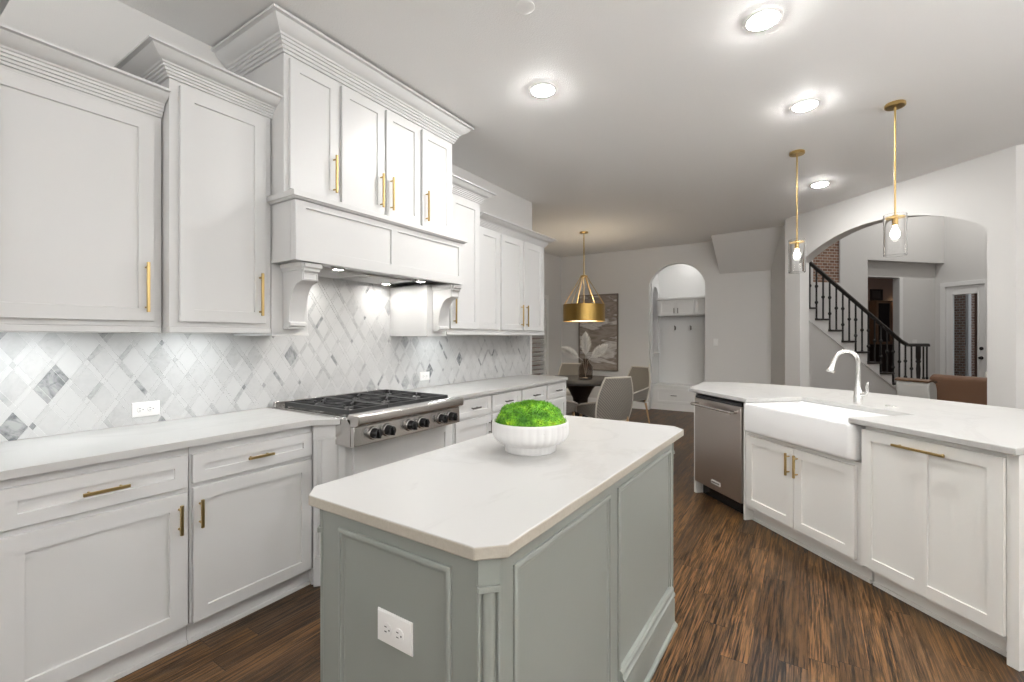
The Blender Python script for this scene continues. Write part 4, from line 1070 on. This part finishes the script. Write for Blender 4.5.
for (z, nm) in ((1.145, 'deadbolt'), (.96, 'door_knob')):
    b = B(); pc = FP(DU0 + .065, -10.9098, z)
    n3 = -N
    tube(b, [pc, pc + n3 * .012, pc + n3 * .014, pc + n3 * (.05 if nm == 'door_knob' else .02)], [.034, .033, .018, .026 if nm == 'door_knob' else .02], 18); obj(nm, b, M['iron_rail'], dro)
f = B()
for qa in ((DU1 + .0, DU1 + .09, .0, DZ + .09), (DU0 - .09, DU0, .0, DZ + .09), (DU0, DU1, DZ, DZ + .09)): box(f, FP, qa[0], qa[1], -10.8995, -10.88, qa[2], qa[3])
struct('trim_door_casing', f, M['trim'], bevel=.003)
f = B(); box(f, FU, 7.621, 8.259, -UA - .119, -UA - .03, 2.451, 3.999); struct('wall_brick_upper', f, M['brick'])
# porch seen through the glass door: brick column and white post, dark slatted screen
f = B(); box(f, FP, 7.60, 8.35, -11.9, -11.6, 0, 4.0); struct('wall_brick_porch', f, M['brick'])
b = B(); box(b, FP, 7.53, 7.585, -11.70, -11.62, 0, 3.2); obj('porch_post', b, M['trim'], None, 'pale porch post beside the brick outside the glass door', 'post', bevel=.004)
f = B(); box(f, FP, 5.6, 7.9, -13.4, -13.3, 0, 3.6); struct('wall_porch_screen', f, M['dark_table'])
random.seed(5)
sh = empty('porch_shrub', FP(7.36, -12.2, 0), 'dark leafy shrub outside the glass door', 'shrub')
b = B(); bar(b, FP(7.36, -12.2, .0005), FP(7.36, -12.2, 2.1), .02, 8); obj('stem', b, M['black_wood'], sh)
m_ = mat('dark_green_leaf', (.02, .03, .015), .6)
b = B()
for k in range(700):
    c = FP(7.34 + max(-.2, min(.12, random.gauss(0, .07))), -12.2 + random.gauss(0, .07), random.uniform(.1, 2.4)); d = Vector((random.gauss(0, 1), random.gauss(0, 1), random.gauss(0, .5))).normalized() * .07; s = d.orthogonal().normalized() * .025; th_ = d.cross(s).normalized() * .002
    vs = [b.verts.new(p) for p in (c, c + d * .5 + s, c + d, c + d * .5 - s)]; tp = b.verts.new(c + d * .5 + th_)
    for i in range(4): b.faces.new((vs[i], vs[(i + 1) % 4], tp))
    b.faces.new(vs[::-1])
obj('foliage', b, m_, sh, smooth=False)
outlet(FU, 10.35, 1.28, -UB, label='white switch plate on the foyer wall left of the glass door', horizontal=True, name='light_switch', switch=True)
# brown room beyond the doorway
f = B(); box(f, FU, 7.9, 13.6, -10.3, -10.2, 0, 3.0); struct('wall_study_back', f, M['brown_wall'])
f = B(); box(f, FP, 7.8, 10.3, -13.6, -13.5, 0, 3.0); struct('wall_study_side', f, M['brown_wall'])
f = B(); box(f, FP, 7.8, 10.3, -8.0, -7.9, 0, 3.0); struct('wall_study_near', f, M['brown_wall'])
f = B(); prism(f, [tuple((D * u + N * n_)[:2]) for u, n_ in ((7.68, 7.9), (10.3, 7.9), (10.3, 13.6), (7.68, 13.6))], 3.0, 3.1); struct('ceiling_study', f, M['ceiling'])
def frame_pic(F, a0, a1, z0, z1, o, label, col):
    r = empty('framed_picture', F((a0 + a1) / 2, o, z0), label, 'picture')
    b = B(); rings(b, F, a0, a1, z0, z1, [(0, o + .001), (0, o + .035), (.05, o + .03), (.05, o + .012)], cap1=False); obj('frame', b, M['black_wood'], r)
    b = B(); box(b, F, a0 + .045, a1 - .045, o + .002, o + .014, z0 + .045, z1 - .045); obj('print', b, mat('print', col, .5), r)
frame_pic(FU, 12.87, 13.4, 1.0, 2.39, -10.2, 'tall dark framed mirror in the brown room beyond the stair, nearer the doorway jamb', (.26, .12, .07))  # mirror drawn as a flat brown print
frame_pic(FU, 12.22, 12.62, 2.39, 2.69, -10.2, 'small dark picture up high in the brown room beyond the stair', (.05, .04, .035))
r = empty('tall_hutch', FU(12.42, -10.0, 0), 'dark tall hutch in the brown room beyond the stair', 'cabinet')
b = B(); box(b, FU, 12.10, 12.72, -10.19, -9.85, .0005, 1.18); obj('base', b, M['black_wood'], r, bevel=.004)
b = B(); box(b, FU, 12.18, 12.66, -10.19, -9.98, 1.1805, 2.36)
obj('upper_case', b, M['rail_wood'], r, bevel=.004)
b = B(); box(b, FU, 12.24, 12.60, -9.9798, -9.97, 1.25, 2.29); obj('glass_door', b, M['black'], r)
r = empty('reflected_lamp', FU(13.03, -10.15, 2.3), 'small warm lit bar standing in for a lamp reflected in the tall mirror', 'lamp')  # lit bar put in for the lamp's reflection in the mirror
b = B(); box(b, FU, 12.95, 13.11, -10.08, -10.04, 2.42, 2.46); bar(b, FU(13.03, -10.199, 2.44), FU(13.03, -10.06, 2.44), .01); obj('arm', b, M['brass'], r)
b = B(); box(b, FU, 12.96, 13.10, -10.078, -10.042, 2.405, 2.4195); obj('lens', b, M['reflected_glow'], r)
# foyer ceiling, side wall and unseen downlights added to brighten it
f = B(); prism(f, [tuple((D * u + N * n_)[:2]) for u, n_ in ((2.6, 5.1), (7.8, 5.1), (7.8, 11.1), (2.6, 11.1))], 5.0, 5.1); struct('ceiling_foyer', f, M['ceiling'])
f = B(); box(f, FU, 5.3, 11.05, -2.75, -2.6, 0, 5.0); struct('wall_foyer_side', f, M['wall'])
f = B(); box(f, FP, 5.549, 7.6, -5.75, -5.6, 0, 5.0); f.free()
can2 = [(4.9, 7.2, 'lit recessed foyer ceiling light added unseen over the sofa'), (6.3, 9.8, 'lit recessed foyer ceiling light added unseen near the glass door')]
for u, n_, lab in can2:
    p = D * u + N * n_; can(p.x, p.y, lab, 5.0, .11, 'can_foyer_added')
p = D * 9.2 + N * 11.2; can(p.x, p.y, 'lit unseen recessed ceiling light in the brown room', 3.0, .06, 'can_study_unseen')  # unseen downlight that lights the brown room

# ------------------------------------------------------------------ armchair and sofa past the arch
r = empty('armchair', FP(4.66, -6.3, 0), 'cream upholstered armchair with rolled back seen over the peninsula', 'armchair')
b = B()
prof = [(-.0, .30), (-.02, .55), (-.05, .74), (-.03, .80), (.03, .805), (.07, .78), (.09, .70), (.10, .35)]
loft(b, [[FP(u, -6.3 - o, z) for o, z in prof] for u in (4.47, 4.49, 4.85, 4.87)]); obj('backrest', b, M['cream'], r, bevel=.012)
b = B(); loft(b, [[FP(u, o, z) for o, z in ((-6.245, .795), (-6.30, .815), (-6.355, .808), (-6.38, .79), (-6.385, .806), (-6.35, .828), (-6.30, .835), (-6.24, .815))] for u in (4.465, 4.875)]); obj('top_rail', b, M['rail_wood'], r)
b = B(); box(b, FP, 4.46, 4.88, -6.95, -6.41, .30, .46); obj('seat', b, M['cream'], r, bevel=.02)
for (u, o) in ((4.49, -6.35), (4.85, -6.35), (4.49, -6.9), (4.85, -6.9)):
    b = B(); tube(b, [FP(u, o, .3), FP(u, o, .0005)], [.022, .014], 10); obj('leg', b, M['black_wood'], r)
r = empty('leather_sofa', FP(3.75, -7.3, 0), 'brown leather sofa behind the cream armchair beyond the arch', 'sofa')
b = B(); loft(b, [[FP(u, o, z) for o, z in ((-7.0, .12), (-6.97, .70), (-6.99, .82), (-7.05, .86), (-7.12, .84), (-7.18, .5), (-7.2, .12))] for u in (2.9, 5.0)]); obj('backrest', b, M['leather'], r, bevel=.03, seg=3)
b = B(); box(b, FP, 2.9, 5.0, -7.9, -7.205, .12, .44); obj('seat', b, M['leather'], r, bevel=.03)
for (u0, u1) in ((2.77, 2.895), (5.005, 5.18)):
    b = B(); box(b, FP, u0, u1, -7.9, -7.0, .12, .64); obj('arm', b, M['leather'], r, bevel=.04, seg=3)
for (u, o) in ((2.84, -7.05), (5.1, -7.05), (2.84, -7.85), (5.1, -7.85)):
    b = B(); tube(b, [FP(u, o, .12), FP(u, o, .0005)], [.025, .018], 10); obj('foot', b, M['black_wood'], r)
b = B(); cpl = FP(4.33, -7.30, .70)
def pil(i, z_): return [cpl + (D * a) + N * z_ + Z * q_ for a, q_ in rrect(-.22 + i, .22 - i, -.22 + i, .22 - i, .03 + i * .3, 4)]
loft(b, [pil(.10, -.075), pil(.05, -.062), pil(.015, -.03), pil(0, 0), pil(.015, .03), pil(.05, .062), pil(.10, .075)])
obj('throw_pillow', b, M['pampas'], None, 'white throw pillow propped on the brown leather sofa', 'pillow', angle=80)
